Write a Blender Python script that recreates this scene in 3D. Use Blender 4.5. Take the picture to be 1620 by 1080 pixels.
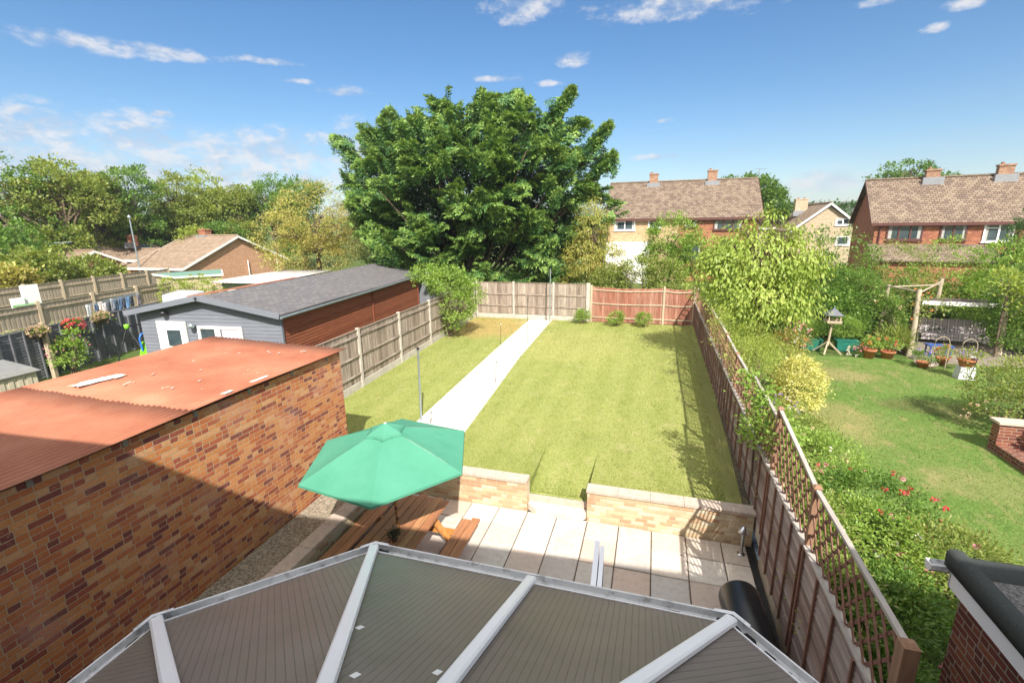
import bpy, math, random
import numpy as np
from mathutils import Vector, Matrix
sc = bpy.context.scene
for o in list(bpy.data.objects): bpy.data.objects.remove(o)
COL = sc.collection
# ---------------- camera ----------------
cam_d = bpy.data.cameras.new('camera'); cam = bpy.data.objects.new('camera', cam_d); COL.objects.link(cam)
cam_d.sensor_width = 36; cam_d.lens = 745/1620*36; cam_d.clip_start = .05; cam_d.clip_end = 6000
Rv = Vector((0.95913, 0.28261, -0.01404)); Uv = Vector((-0.05536, 0.23607, 0.97016)); Fv = Vector((-0.27749, 0.92973, -0.24207))
m3 = Matrix((Rv, Uv, -Fv)).transposed()
cam.matrix_world = Matrix.Translation((0, 0, 5.73)) @ m3.to_4x4()
sc.camera = cam
# ---------------- exposure ----------------
sc.view_settings.view_transform = 'Standard'; sc.view_settings.look = 'None'
sc.view_settings.exposure = .86; sc.view_settings.gamma = 1
# ---------------- sun ----------------
SUN = Vector((0.48, -0.96, 1.0)).normalized()
sd = bpy.data.lights.new('sun', 'SUN'); sd.energy = 4.9; sd.angle = math.radians(.6); sd.color = (1, .945, .86)
so = bpy.data.objects.new('sun', sd); COL.objects.link(so)
so.rotation_euler = (-SUN).to_track_quat('-Z', 'Y').to_euler()
# ---------------- world: sky and clouds ----------------
W = bpy.data.worlds.new('World'); sc.world = W; W.use_nodes = True
wt = W.node_tree; wt.nodes.clear()
def N(t, typ, **kw):
    n = t.nodes.new(typ)
    for k, v in kw.items():
        if hasattr(n, k): setattr(n, k, v)
    return n
def LK(t, a, b): t.links.new(a, b)
def MT(t, op, a, b=None, c=None, clamp=False):
    n = t.nodes.new('ShaderNodeMath'); n.operation = op; n.use_clamp = clamp
    for i, v in enumerate((a, b, c)):
        if v is None: continue
        if isinstance(v, (int, float)): n.inputs[i].default_value = v
        else: t.links.new(v, n.inputs[i])
    return n.outputs[0]
def SS(t, x, a, b):
    n = t.nodes.new('ShaderNodeMapRange'); n.interpolation_type = 'SMOOTHSTEP'
    t.links.new(x, n.inputs[0]); n.inputs[1].default_value = a; n.inputs[2].default_value = b
    return n.outputs[0]
def MIXC(t, f, a, b, mode='MIX'):
    n = t.nodes.new('ShaderNodeMix'); n.data_type = 'RGBA'; n.blend_type = mode
    for i, v in ((0, f), (6, a), (7, b)):
        if isinstance(v, (int, float)): n.inputs[i].default_value = v
        elif isinstance(v, tuple): n.inputs[i].default_value = (*v[:3], 1)
        else: t.links.new(v, n.inputs[i])
    return n.outputs[2]
sky = N(wt, 'ShaderNodeTexSky'); sky.sky_type = 'NISHITA'; sky.sun_disc = False
sky.sun_elevation = math.asin(SUN.z); sky.sun_rotation = math.atan2(SUN.x, SUN.y)
sky.air_density = 1.0; sky.dust_density = .6; sky.ozone_density = 2.2
tc = N(wt, 'ShaderNodeTexCoord'); sx = N(wt, 'ShaderNodeSeparateXYZ'); LK(wt, tc.outputs['Generated'], sx.inputs[0])
az = MT(wt, 'ARCTAN2', sx.outputs[0], sx.outputs[1]); el = MT(wt, 'ARCSINE', sx.outputs[2])
CL = [(-0.963,0.260,0.105,0.013),(-0.874,0.266,0.10,0.010),(-0.722,0.272,0.055,0.006),(-1.047,0.165,0.030,0.009),(-0.675,0.247,0.029,0.005),(-0.591,0.236,0.047,0.009),
(-1.037,0.135,0.10,0.045),(-0.929,0.136,0.12,0.044),(-0.741,0.130,0.18,0.044),(-0.600,0.140,0.10,0.052),(-0.894,0.090,0.42,0.055),(-0.174,0.291,0.043,0.013),
(-0.258,0.372,0.075,0.026),(0.068,0.358,0.20,0.024),(0.322,0.312,0.038,0.007),(0.415,0.287,0.025,0.009),(0.388,0.263,0.016,0.007),(-0.307,0.264,0.055,0.006),
(-0.210,0.255,0.034,0.006),(-0.003,0.120,0.057,0.007),(0.011,0.182,0.020,0.005),(0.282,0.064,0.065,0.024),(-0.885,0.178,0.020,0.006),
(1.3,0.3,0.5,0.06),(2.4,0.25,0.6,0.08),(-2.2,0.3,0.6,0.08),(-1.6,0.2,0.3,0.05)]
cxy = N(wt, 'ShaderNodeCombineXYZ'); LK(wt, az, cxy.inputs[0]); LK(wt, el, cxy.inputs[1])
def wnoise(scale, off, det=7, rough=.6):
    vm = N(wt, 'ShaderNodeMapping'); LK(wt, cxy.outputs[0], vm.inputs[0]); vm.inputs[1].default_value = off; vm.inputs[3].default_value = scale
    nn = N(wt, 'ShaderNodeTexNoise'); LK(wt, vm.outputs[0], nn.inputs['Vector']); nn.inputs['Scale'].default_value = 1; nn.inputs['Detail'].default_value = det; nn.inputs['Roughness'].default_value = rough
    return nn.outputs[0]
n1 = wnoise((18, 34, 1), (3.1, 7.7, 0)); n1b = wnoise((18, 34, 1), (3.1-.25, 7.7+.9, 0))
n2 = wnoise((55, 95, 1), (1.1, 4.2, 0), 6)
field = None
for (a, e, wa, he) in CL:
    da = MT(wt, 'DIVIDE', MT(wt, 'SUBTRACT', az, a), wa); de = MT(wt, 'DIVIDE', MT(wt, 'SUBTRACT', el, e), he)
    r2 = MT(wt, 'ADD', MT(wt, 'MULTIPLY', da, da), MT(wt, 'MULTIPLY', de, de))
    g = MT(wt, 'SUBTRACT', 1, r2)
    field = g if field is None else MT(wt, 'MAXIMUM', field, g)
field = MT(wt, 'MAXIMUM', field, -1.5)
dens = MT(wt, 'ADD', MT(wt, 'MULTIPLY', field, .62), MT(wt, 'ADD', MT(wt, 'MULTIPLY', MT(wt, 'SUBTRACT', n1, .5), 2.6), MT(wt, 'MULTIPLY', MT(wt, 'SUBTRACT', n2, .5), 1.15)))
alpha = SS(wt, dens, -.12, 1.0)
# thin veil low over the horizon
veil = MT(wt, 'MULTIPLY', SS(wt, el, .22, .02), MT(wt, 'MULTIPLY', SS(wt, wnoise((6, 26, 1), (9, 2, 0)), .35, .8), .38))
lit = SS(wt, MT(wt, 'ADD', MT(wt, 'SUBTRACT', n1, n1b), MT(wt, 'MULTIPLY', MT(wt, 'SUBTRACT', n2, .5), .25)), -.12, .16)
ccol = MIXC(wt, lit, (2.9, 3.4, 4.3), (4.9, 4.8, 4.9))
hs = N(wt, 'ShaderNodeHueSaturation'); LK(wt, sky.outputs[0], hs.inputs['Color']); hs.inputs['Saturation'].default_value = 1.28; hs.inputs['Value'].default_value = .92
skc = MIXC(wt, 1.0, hs.outputs[0], (.84, .86, .88), 'MULTIPLY')
c1_ = MIXC(wt, MT(wt, 'MULTIPLY', alpha, .86), skc, ccol)
c2_ = MIXC(wt, veil, c1_, (2.4, 3.1, 3.9))
# unseen bright cloud added overhead and behind the camera as fill light
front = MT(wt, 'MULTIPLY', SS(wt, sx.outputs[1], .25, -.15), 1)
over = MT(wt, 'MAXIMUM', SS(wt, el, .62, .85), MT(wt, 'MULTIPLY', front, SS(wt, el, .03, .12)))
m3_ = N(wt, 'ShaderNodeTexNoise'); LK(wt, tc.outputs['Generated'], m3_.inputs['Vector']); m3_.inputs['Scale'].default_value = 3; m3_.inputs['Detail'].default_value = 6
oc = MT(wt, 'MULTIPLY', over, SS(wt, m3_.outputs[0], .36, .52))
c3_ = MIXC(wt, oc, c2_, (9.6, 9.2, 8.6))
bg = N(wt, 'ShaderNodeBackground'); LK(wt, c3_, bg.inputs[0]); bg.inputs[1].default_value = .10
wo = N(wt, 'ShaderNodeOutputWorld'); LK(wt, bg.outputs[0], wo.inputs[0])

# ---------------- materials ----------------
MATS = {}
def newmat(name):
    m = bpy.data.materials.new(name); m.use_nodes = True; t = m.node_tree; t.nodes.clear()
    b = N(t, 'ShaderNodeBsdfPrincipled'); o = N(t, 'ShaderNodeOutputMaterial'); LK(t, b.outputs[0], o.inputs[0])
    MATS[name] = m; return m, t, b
def bump(t, b, h, dist=.01, s=1):
    n = N(t, 'ShaderNodeBump'); n.inputs['Strength'].default_value = s; n.inputs['Distance'].default_value = dist
    LK(t, h, n.inputs['Height']); LK(t, n.outputs[0], b.inputs['Normal'])
def ramp(t, f, stops, const=False):
    n = N(t, 'ShaderNodeValToRGB'); r = n.color_ramp
    if const: r.interpolation = 'CONSTANT'
    while len(r.elements) < len(stops): r.elements.new(.5)
    for e, (p, c) in zip(r.elements, stops): e.position = p; e.color = (*c, 1)
    LK(t, f, n.inputs[0]); return n.outputs[0]
def noise(t, scale=1, stretch=(1, 1, 1), det=4, rough=.55, vec=None, off=(0, 0, 0)):
    if vec is None: vec = N(t, 'ShaderNodeTexCoord').outputs['Object']
    mp = N(t, 'ShaderNodeMapping'); LK(t, vec, mp.inputs[0]); mp.inputs[3].default_value = tuple(scale*s for s in stretch); mp.inputs[1].default_value = off
    n = N(t, 'ShaderNodeTexNoise'); LK(t, mp.outputs[0], n.inputs['Vector']); n.inputs['Scale'].default_value = 1
    n.inputs['Detail'].default_value = det; n.inputs['Roughness'].default_value = rough
    return n.outputs[0]
def m_plain(name, col, rough=.5, metal=0, var=.12, scale=6, bmp=0, spec=.5, stretch=(1, 1, 1), dirt=None):
    m, t, b = newmat(name)
    nz = noise(t, scale, stretch)
    lo = tuple(c*(1-var) for c in col); hi = tuple(min(1, c*(1+var)) for c in col)
    c = ramp(t, nz, [(.3, lo), (.7, hi)])
    if dirt:
        c = MIXC(t, MT(t, 'MULTIPLY', SS(t, noise(t, scale*2.3, det=6, off=(5, 5, 5)), .5, .72), .8), c, dirt)
    LK(t, c, b.inputs['Base Color'])
    b.inputs['Roughness'].default_value = rough; b.inputs['Metallic'].default_value = metal; b.inputs['Specular IOR Level'].default_value = spec
    if bmp: bump(t, b, noise(t, scale*3, stretch, 6), bmp)
    return m
def m_wood(name, cols, rough=.8, grain=(1, 1, 1), bmp=.004, var=.35):
    # one tone per board (mesh island), grain noise on top
    m, t, b = newmat(name)
    g = N(t, 'ShaderNodeNewGeometry')
    c = ramp(t, g.outputs['Random Per Island'], [(i/(max(1, len(cols)-1)), cc) for i, cc in enumerate(cols)])
    n1 = noise(t, 1, tuple(18 if s else 1.6 for s in grain), 5, .65)
    n2 = noise(t, 1.3, (1, 1, 1), 3)
    f = MT(t, 'ADD', MT(t, 'MULTIPLY', SS(t, n1, .25, .8), var*1.4), MT(t, 'ADD', MT(t, 'MULTIPLY', n2, var), 1-var*1.15))
    vv = N(t, 'ShaderNodeVectorMath'); vv.operation = 'SCALE'; LK(t, c, vv.inputs[0]); LK(t, f, vv.inputs['Scale'])
    LK(t, vv.outputs[0], b.inputs['Base Color']); b.inputs['Roughness'].default_value = rough; b.inputs['Specular IOR Level'].default_value = .25
    bump(t, b, n1, bmp)
    return m
def m_brick(name, cols, mortar, w=.225, h=.075, mj=.006, split=.3, stain=None, stain_amt=.5, bmp=.006, rough=.85, smear=0., stag=.5, jit=.25):
    m, t, b = newmat(name)
    uv = N(t, 'ShaderNodeUVMap').outputs[0]; s = N(t, 'ShaderNodeSeparateXYZ')
    wob = N(t, 'ShaderNodeVectorMath'); wob.operation = 'ADD'
    nzv = N(t, 'ShaderNodeTexNoise'); LK(t, uv, nzv.inputs['Vector']); nzv.inputs['Scale'].default_value = 9; nzv.inputs['Detail'].default_value = 3
    sc_ = N(t, 'ShaderNodeVectorMath'); sc_.operation = 'MULTIPLY_ADD'; LK(t, nzv.outputs['Color'], sc_.inputs[0]); sc_.inputs[1].default_value = (.012*w/.225,)*3; sc_.inputs[2].default_value = (-.006,)*3
    LK(t, uv, wob.inputs[0]); LK(t, sc_.outputs[0], wob.inputs[1]); LK(t, wob.outputs[0], s.inputs[0])
    vv = MT(t, 'DIVIDE', s.outputs[1], h); row = MT(t, 'FLOOR', vv); fv = MT(t, 'FRACT', vv)
    wr = N(t, 'ShaderNodeTexWhiteNoise'); wr.noise_dimensions = '1D'; LK(t, row, wr.inputs['W'])
    uu = MT(t, 'ADD', MT(t, 'DIVIDE', s.outputs[0], w), MT(t, 'ADD', MT(t, 'MULTIPLY', row, stag), MT(t, 'MULTIPLY', wr.outputs['Value'], jit)))
    col = MT(t, 'FLOOR', uu); fu = MT(t, 'FRACT', uu)
    cb = N(t, 'ShaderNodeCombineXYZ'); LK(t, col, cb.inputs[0]); LK(t, row, cb.inputs[1])
    wn = N(t, 'ShaderNodeTexWhiteNoise'); wn.noise_dimensions = '2D'; LK(t, cb.outputs[0], wn.inputs['Vector'])
    sp = MT(t, 'LESS_THAN', wn.outputs['Value'], split)
    f2 = MT(t, 'FRACT', MT(t, 'MULTIPLY', fu, 2)); half = MT(t, 'FLOOR', MT(t, 'MULTIPLY', fu, 2))
    du1 = MT(t, 'MULTIPLY', MT(t, 'MINIMUM', fu, MT(t, 'SUBTRACT', 1, fu)), w)
    du2 = MT(t, 'MULTIPLY', MT(t, 'MINIMUM', f2, MT(t, 'SUBTRACT', 1, f2)), w/2)
    du = MT(t, 'ADD', MT(t, 'MULTIPLY', du1, MT(t, 'SUBTRACT', 1, sp)), MT(t, 'MULTIPLY', du2, sp))
    dv = MT(t, 'MULTIPLY', MT(t, 'MINIMUM', fv, MT(t, 'SUBTRACT', 1, fv)), h)
    d = MT(t, 'MINIMUM', du, dv); mask = SS(t, d, mj*.55, mj*1.1)
    idv = MT(t, 'ADD', MT(t, 'MULTIPLY', wn.outputs['Value'], 91.7), MT(t, 'MULTIPLY', MT(t, 'MULTIPLY', sp, half), 37.3))
    w3 = N(t, 'ShaderNodeTexWhiteNoise'); w3.noise_dimensions = '1D'; LK(t, idv, w3.inputs['W'])
    k = len(cols); c = ramp(t, w3.outputs['Value'], [(i/k, cc) for i, cc in enumerate(cols)], True)
    nz = N(t, 'ShaderNodeTexNoise'); LK(t, uv, nz.inputs['Vector']); nz.inputs['Scale'].default_value = 30; nz.inputs['Detail'].default_value = 5
    mpz = N(t, 'ShaderNodeMapping'); LK(t, uv, mpz.inputs[0]); mpz.inputs[3].default_value = (11, 34, 1)
    nz2 = N(t, 'ShaderNodeTexNoise'); LK(t, mpz.outputs[0], nz2.inputs['Vector']); nz2.inputs['Scale'].default_value = 1; nz2.inputs['Detail'].default_value = 5; nz2.inputs['Roughness'].default_value = .7
    c = MIXC(t, MT(t, 'MULTIPLY', SS(t, nz.outputs[0], .35, .75), .28), c, tuple(x*.45 for x in cols[0]))
    c = MIXC(t, MT(t, 'MULTIPLY', SS(t, nz2.outputs[0], .56, .68), .30*smear), c, tuple(min(1, x*1.35+.05) for x in mortar))
    c = MIXC(t, mask, mortar, c)
    if stain:
        n4 = N(t, 'ShaderNodeTexNoise'); LK(t, uv, n4.inputs['Vector']); n4.inputs['Scale'].default_value = .9; n4.inputs['Detail'].default_value = 8; n4.inputs['Roughness'].default_value = .7
        c = MIXC(t, MT(t, 'MULTIPLY', SS(t, n4.outputs[0], .48, .72), stain_amt), c, stain)
    LK(t, c, b.inputs['Base Color']); b.inputs['Roughness'].default_value = rough; b.inputs['Specular IOR Level'].default_value = .25
    hh = MT(t, 'ADD', mask, MT(t, 'MULTIPLY', nz.outputs[0], .35)); bump(t, b, hh, bmp)
    return m
def m_leaf(name, cols, trans=.35, rough=.45, bias=None, spec=.35):
    m, t, b = newmat(name)
    g = N(t, 'ShaderNodeNewGeometry')
    c = ramp(t, g.outputs['Random Per Island'], [(i/(max(1, len(cols)-1)), cc) for i, cc in enumerate(cols)])
    nn = noise(t, .9, det=2)
    c = MIXC(t, SS(t, nn, .4, .62), c, MIXC(t, .45, c, cols[0]))
    LK(t, c, b.inputs['Base Color']); b.inputs['Roughness'].default_value = rough; b.inputs['Specular IOR Level'].default_value = spec
    tr = N(t, 'ShaderNodeBsdfTranslucent'); cc = MIXC(t, 1.0, c, (1.25, 1.2, .55), 'MULTIPLY'); LK(t, cc, tr.inputs[0])
    mx = N(t, 'ShaderNodeMixShader'); mx.inputs[0].default_value = trans
    LK(t, b.outputs[0], mx.inputs[1]); LK(t, tr.outputs[0], mx.inputs[2])
    out = [n for n in t.nodes if n.type == 'OUTPUT_MATERIAL'][0]; LK(t, mx.outputs[0], out.inputs[0])
    return m

# ---------------- mesh helpers ----------------
def tag(o, label=None, cat=None, group=None, kind=None):
    if label: o['label'] = label
    if cat: o['category'] = cat
    if group: o['group'] = group
    if kind: o['kind'] = kind
    return o
def wloc(o):
    v = Vector((0, 0, 0))
    while o is not None: v += o.location; o = o.parent
    return v
def thing(name, loc, label, cat, group=None, rz=0):
    o = bpy.data.objects.new(name, None); o.empty_display_size = .2; COL.objects.link(o); o.location = loc; o.rotation_euler = (0, 0, rz)
    return tag(o, label, cat, group)
def link(name, me, parent=None, mat=None):
    o = bpy.data.objects.new(name, me); COL.objects.link(o)
    if parent: o.parent = parent
    if mat: me.materials.append(mat)
    return o
class MB:
    def __init__(s): s.v = []; s.f = []; s.sm = []
    def add(s, vs, fs, smooth=False):
        k = len(s.v); s.v += [tuple(p) for p in vs]; s.f += [tuple(i+k for i in f) for f in fs]; s.sm += [smooth]*len(fs); return s
    def box(s, x0, x1, y0, y1, z0, z1):
        return s.add([(x0,y0,z0),(x1,y0,z0),(x1,y1,z0),(x0,y1,z0),(x0,y0,z1),(x1,y0,z1),(x1,y1,z1),(x0,y1,z1)],
                     [(3,2,1,0),(4,5,6,7),(0,1,5,4),(1,2,6,5),(2,3,7,6),(3,0,4,7)])
    def hexa(s, b, t):  # bottom 4 (ccw), top 4 (ccw)
        return s.add(list(b)+list(t), [(3,2,1,0),(4,5,6,7),(0,1,5,4),(1,2,6,5),(2,3,7,6),(3,0,4,7)])
    def beam(s, a, b, w, h, up=(0, 0, 1)):  # rectangular bar from a to b
        a = Vector(a); b = Vector(b); d = (b-a).normalized(); u = Vector(up)
        if abs(d.dot(u)) > .99: u = Vector((0, 1, 0))
        r = d.cross(u).normalized(); u = r.cross(d); r *= w/2; u *= h/2
        return s.hexa([a-r-u, a+r-u, b+r-u, b-r-u], [a-r+u, a+r+u, b+r+u, b-r+u])
    def poly(s, pts, th=None, n=None):  # flat polygon, extruded by th along -n
        if th is None: return s.add(pts, [tuple(range(len(pts)))])
        k = len(pts); n = Vector(n) if n else Vector((0, 0, 1)); q = [Vector(p)-n*th for p in pts]
        return s.add(list(pts)+q, [tuple(range(k)), tuple(range(2*k-1, k-1, -1))]+[(i, i+k, (i+1) % k+k, (i+1) % k) for i in range(k)])
    def tube(s, pts, rad, n=8, cap=True, smooth=True):
        pts = [Vector(p) for p in pts]
        if isinstance(rad, (int, float)): rad = [rad]*len(pts)
        vs = []; fs = []
        ref = Vector((0, 0, 1))
        for i, p in enumerate(pts):
            d = (pts[min(i+1, len(pts)-1)]-pts[max(i-1, 0)]).normalized()
            a = d.cross(ref)
            if a.length < .1: a = d.cross(Vector((1, 0, 0)))
            a.normalize(); b = d.cross(a)
            for k in range(n):
                an = 2*math.pi*k/n; vs.append(p+(a*math.cos(an)+b*math.sin(an))*rad[i])
        for i in range(len(pts)-1):
            for k in range(n):
                fs.append((i*n+k, i*n+(k+1) % n, (i+1)*n+(k+1) % n, (i+1)*n+k))
        s.add(vs, fs, smooth)
        if cap: s.add(vs[:n], [tuple(range(n))]); s.add(vs[-n:], [tuple(range(n-1, -1, -1))])
        return s
    def lathe(s, prof, c=(0, 0, 0), n=16, smooth=True):  # prof [(r,z)]
        vs = [(c[0]+r*math.cos(2*math.pi*k/n), c[1]+r*math.sin(2*math.pi*k/n), c[2]+z) for r, z in prof for k in range(n)]
        fs = [(i*n+k, i*n+(k+1) % n, (i+1)*n+(k+1) % n, (i+1)*n+k) for i in range(len(prof)-1) for k in range(n)]
        return s.add(vs, fs, smooth)
    def build(s, name, mat, parent=None, local=False):
        off = Vector((0, 0, 0)) if (local or parent is None) else wloc(parent)
        me = bpy.data.meshes.new(name)
        V_ = np.array(s.v, float)-np.array(off)
        me.from_pydata(V_.tolist(), [], s.f); me.validate(); me.update()
        me.polygons.foreach_set('use_smooth', s.sm[:len(me.polygons)])
        uvl = me.uv_layers.new(name='UVMap'); data = np.zeros((len(me.loops), 2))
        for p in me.polygons:
            n = p.normal
            if abs(n.z) > .985: t = Vector((1, 0, 0)); b = Vector((0, 1, 0))
            else: t = Vector((-n.y, n.x, 0)).normalized(); b = n.cross(t)
            for li in p.loop_indices:
                co = me.vertices[me.loops[li].vertex_index].co+off
                data[li] = (co.dot(t), co.dot(b))
        uvl.data.foreach_set('uv', data.ravel())
        return link(name, me, parent, mat)
def quads_mesh(name, V4, mat, parent=None, off=None, tri=False):
    k = 3 if tri else 4
    n = len(V4); me = bpy.data.meshes.new(name)
    if off is None: off = wloc(parent) if parent else Vector((0, 0, 0))
    co = (V4.reshape(-1, 3)-np.array(off)).astype(np.float32)
    me.vertices.add(n*k); me.vertices.foreach_set('co', co.ravel())
    me.loops.add(n*k); me.loops.foreach_set('vertex_index', np.arange(n*k, dtype=np.int32))
    me.polygons.add(n); me.polygons.foreach_set('loop_start', np.arange(0, n*k, k, dtype=np.int32))
    me.update(calc_edges=True); me.validate()
    return link(name, me, parent, mat)
def unit(a): return a/np.maximum(1e-9, np.linalg.norm(a, axis=-1, keepdims=True))
def leaves(P, D, Nn, L, Wd, fold=.25):
    S_ = unit(np.cross(D, Nn)); Nn = unit(np.cross(S_, D))
    L = np.asarray(L).reshape(-1, 1)*np.ones((len(P), 1)); Wd = np.asarray(Wd).reshape(-1, 1)*np.ones((len(P), 1))
    a = P; c = P+D*L-Nn*L*.12; m = P+D*L*.45
    return np.stack([a, m+S_*Wd/2-Nn*Wd*fold*0, c, m-S_*Wd/2], 1)
def blob_clumps(rng, C, R, n, low=-.6, lobes=6, inner=.55):
    d = unit(rng.normal(size=(n*3, 3))); d = d[d[:, 2] > low][:n]
    lk = unit(rng.normal(size=(lobes, 3))+[0, 0, .4]); f = (d@lk.T).max(1)
    r = (.72+.36*np.clip(f, 0, 1)**2)*(inner+(1-inner)*rng.random(len(d))**.4)
    return np.array(C)+d*r[:, None]*np.array(R), d
def foliage(name, mat, parent, blobs, nclump, nleaf, L, Wd, seed=1, cs=.3, droop=0., low=-.6, inner=.55, lobes=6, flat=.6, updir=.3, stick=None):
    rng = np.random.default_rng(seed); Ps = []; Ds = []; Ns = []
    vol = np.array([b[1][0]*b[1][1]+b[1][0]*b[1][2] for b in blobs], float); vol /= vol.sum()
    for (C, R), w in zip(blobs, vol):
        n = max(3, int(nclump*w)); cc, d = blob_clumps(rng, C, R, n, low, lobes, inner)
        k = nleaf; csz = cs*(.6+.8*rng.random(len(cc)))
        g = rng.normal(size=(len(cc), k, 3)); g *= (csz[:, None, None]*np.array([1, 1, flat])[None, None])*.6
        P = (cc[:, None]+g).reshape(-1, 3)
        o = np.repeat(d, k, 0)
        rnd = unit(rng.normal(size=P.shape))
        D = unit(o*.6+rnd*.8+unit(g.reshape(-1, 3))*.6+np.array([0, 0, updir-droop*2.2]))
        Nn = unit(o*.5+rnd[:, ::-1]*.6+np.array([0, 0, .8])*(1-droop)+o*droop*1.2)
        Ps.append(P); Ds.append(D); Ns.append(Nn)
    P = np.concatenate(Ps); D = np.concatenate(Ds); Nn = np.concatenate(Ns)
    s = .7+.6*rng.random(len(P))
    keep = P[:, 2] > (parent.location.z+.03 if parent else -9)
    return quads_mesh(name, leaves(P, D, Nn, L*s, Wd*s)[keep], mat, parent)
def trunk(parent, base, top, r, tips, mat, seed=0, name='trunk', n=8):
    rng = random.Random(seed); b = MB(); base = Vector(base); top = Vector(top)
    pts = [base+(top-base)*t+Vector((rng.uniform(-1, 1), rng.uniform(-1, 1), 0))*r*.5*(t > 0)*(t < 1) for t in (0, .08, .3, .55, .8, 1)]
    b.tube(pts, [r*1.35, r, r*.9, r*.8, r*.65, r*.45], n)
    for tp in tips:
        tp = Vector(tp); t0 = rng.uniform(.45, .95); s = base+(top-base)*t0; mid = s+(tp-s)*.5+Vector((0, 0, (tp-s).length*.12))
        b.tube([s, mid, tp], [r*.45, r*.28, r*.08], 6)
        for q in range(3):
            e = mid+(tp-mid)*rng.uniform(.2, .9)+Vector((rng.uniform(-1, 1), rng.uniform(-1, 1), rng.uniform(0, 1)))*(tp-s).length*.3
            b.tube([mid, (mid+e)/2+Vector((0, 0, .05)), e], [r*.2, r*.13, r*.04], 5)
    return b.build(name, mat, parent)
# ---------------- material set ----------------
brick_garage = m_brick('brick_garage', [(.48,.18,.06),(.42,.125,.045),(.54,.23,.085),(.25,.065,.04),(.46,.15,.05),(.18,.05,.04),(.50,.21,.07),(.36,.10,.045),(.54,.28,.13),(.43,.135,.05),(.48,.19,.065),(.31,.08,.045)], (.46,.33,.20), smear=1., split=.38, stain=(.55,.40,.34), stain_amt=.30, bmp=.007)
brick_buff = m_brick('brick_buff', [(.54,.42,.26),(.50,.37,.22),(.60,.50,.34),(.48,.31,.18),(.62,.54,.39),(.57,.45,.28),(.43,.26,.15)], (.54,.47,.36), h=.075, split=.1, smear=.8, stain=(.44,.24,.14), stain_amt=.4)
brick_dark = m_brick('brick_dark', [(.22,.075,.045),(.17,.05,.035),(.26,.09,.05),(.14,.045,.035),(.19,.055,.04)], (.36,.31,.24), w=.225, h=.075, mj=.007, split=.15)
brick_red = m_brick('brick_red', [(.36,.13,.07),(.30,.10,.055),(.40,.16,.08),(.26,.085,.05)], (.34,.27,.20), split=.1)
brick_yel = m_brick('brick_yellow', [(.46,.31,.17),(.40,.26,.14),(.50,.36,.21)], (.40,.33,.25), split=.1)
brick_cream = m_brick('brick_cream', [(.48,.38,.26),(.43,.33,.22),(.52,.42,.30)], (.42,.36,.28), split=.1)
tile_brown = m_brick('tile_brown', [(.205,.15,.11),(.165,.12,.09),(.245,.185,.14),(.145,.105,.082),(.22,.165,.12)], (.07,.05,.04), w=.28, h=.24, mj=.016, split=0, jit=0, bmp=.03, stain=(.36,.30,.20), stain_amt=.35)
tile_tan = m_brick('tile_tan', [(.29,.21,.15),(.25,.18,.125),(.32,.235,.17)], (.16,.11,.08), w=.3, h=.3, mj=.014, split=0, jit=0, bmp=.02)
shingle = m_brick('shingle_grey', [(.155,.15,.155),(.135,.13,.14),(.175,.165,.165),(.145,.135,.14)], (.07,.065,.065), w=.32, h=.145, mj=.008, split=0, jit=.1, bmp=.008)
concrete = m_plain('concrete', (.46,.42,.36), .9, 0, .18, 5, .003)
coping_m = m_plain('coping_stone', (.50,.40,.33), .9, 0, .14, 9, .003, dirt=(.40,.30,.24))
pathm = m_plain('path_concrete', (.62,.585,.52), .9, 0, .14, 3.5, .003, dirt=(.36,.32,.26))
white_m = m_plain('white_upvc', (.88,.88,.90), .28, 0, .02, 3)
white_p = m_plain('white_paint', (.80,.79,.76), .6, 0, .05, 3)
grey_p = m_plain('grey_paint', (.17,.18,.20), .7, 0, .15, 2)
blueglass = m_plain('dim_glass', (.05,.07,.08), .08, 0, .3, 2, 0, .8)
curtain_m = m_plain('curtain', (.36,.36,.34), .8, 0, .1, 5)
brownframe = m_plain('brown_frame', (.10,.035,.03), .5)
steel = m_plain('steel', (.62,.62,.62), .25, 1, .05)
galv = m_plain('galvanised_steel', (.40,.46,.50), .4, .7, .12, 4)
blackm = m_plain('black_plastic', (.02,.02,.022), .45)
darkmetal = m_plain('dark_metal', (.035,.035,.04), .4, .5)
terracotta = m_plain('terracotta', (.46,.17,.08), .85, 0, .2, 8)
greenpl = m_plain('green_plastic', (.02,.16,.12), .4)
bluewood = m_plain('blue_paint', (.03,.08,.28), .6)
shaded_grass = m_plain('shaded_grass', (.10,.08,.045), 1, 0, .4, 9, .02)
gravel_m = m_plain('gravel', (.36,.30,.22), 1, 0, .65, 26, .03, dirt=(.12,.095,.07))
bark = m_plain('bark', (.14,.10,.07), .95, 0, .35, 6, .02, stretch=(2, 2, .4))
felt_m = m_plain('felt_dark', (.055,.062,.058), .85, 0, .3, 90, .012)
felt_chip = m_plain('felt_mineral', (.20,.195,.18), .95, 0, .7, 38, .02, dirt=(.045,.04,.038))
post_grey = m_plain('weathered_post', (.36,.30,.22), .9, 0, .2, 5, .004, stretch=(2, 2, .3))
W_silver = m_wood('wood_silver', [(.24,.19,.15),(.33,.27,.22),(.17,.13,.10),(.40,.34,.28),(.27,.22,.18)], grain=(1, 1, 0), var=.5)
W_redbr = m_wood('wood_redbrown', [(.32,.14,.095),(.25,.10,.065),(.38,.21,.15),(.28,.12,.08)], grain=(1, 1, 0), var=.5)
W_pale = m_wood('wood_pale', [(.46,.38,.27),(.42,.34,.24),(.50,.42,.31)], grain=(1, 1, 0))
W_waney = m_wood('wood_waney', [(.21,.145,.12),(.30,.225,.19),(.15,.10,.085),(.36,.29,.26),(.23,.16,.135)], grain=(1, 0, 1), var=.4)
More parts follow.
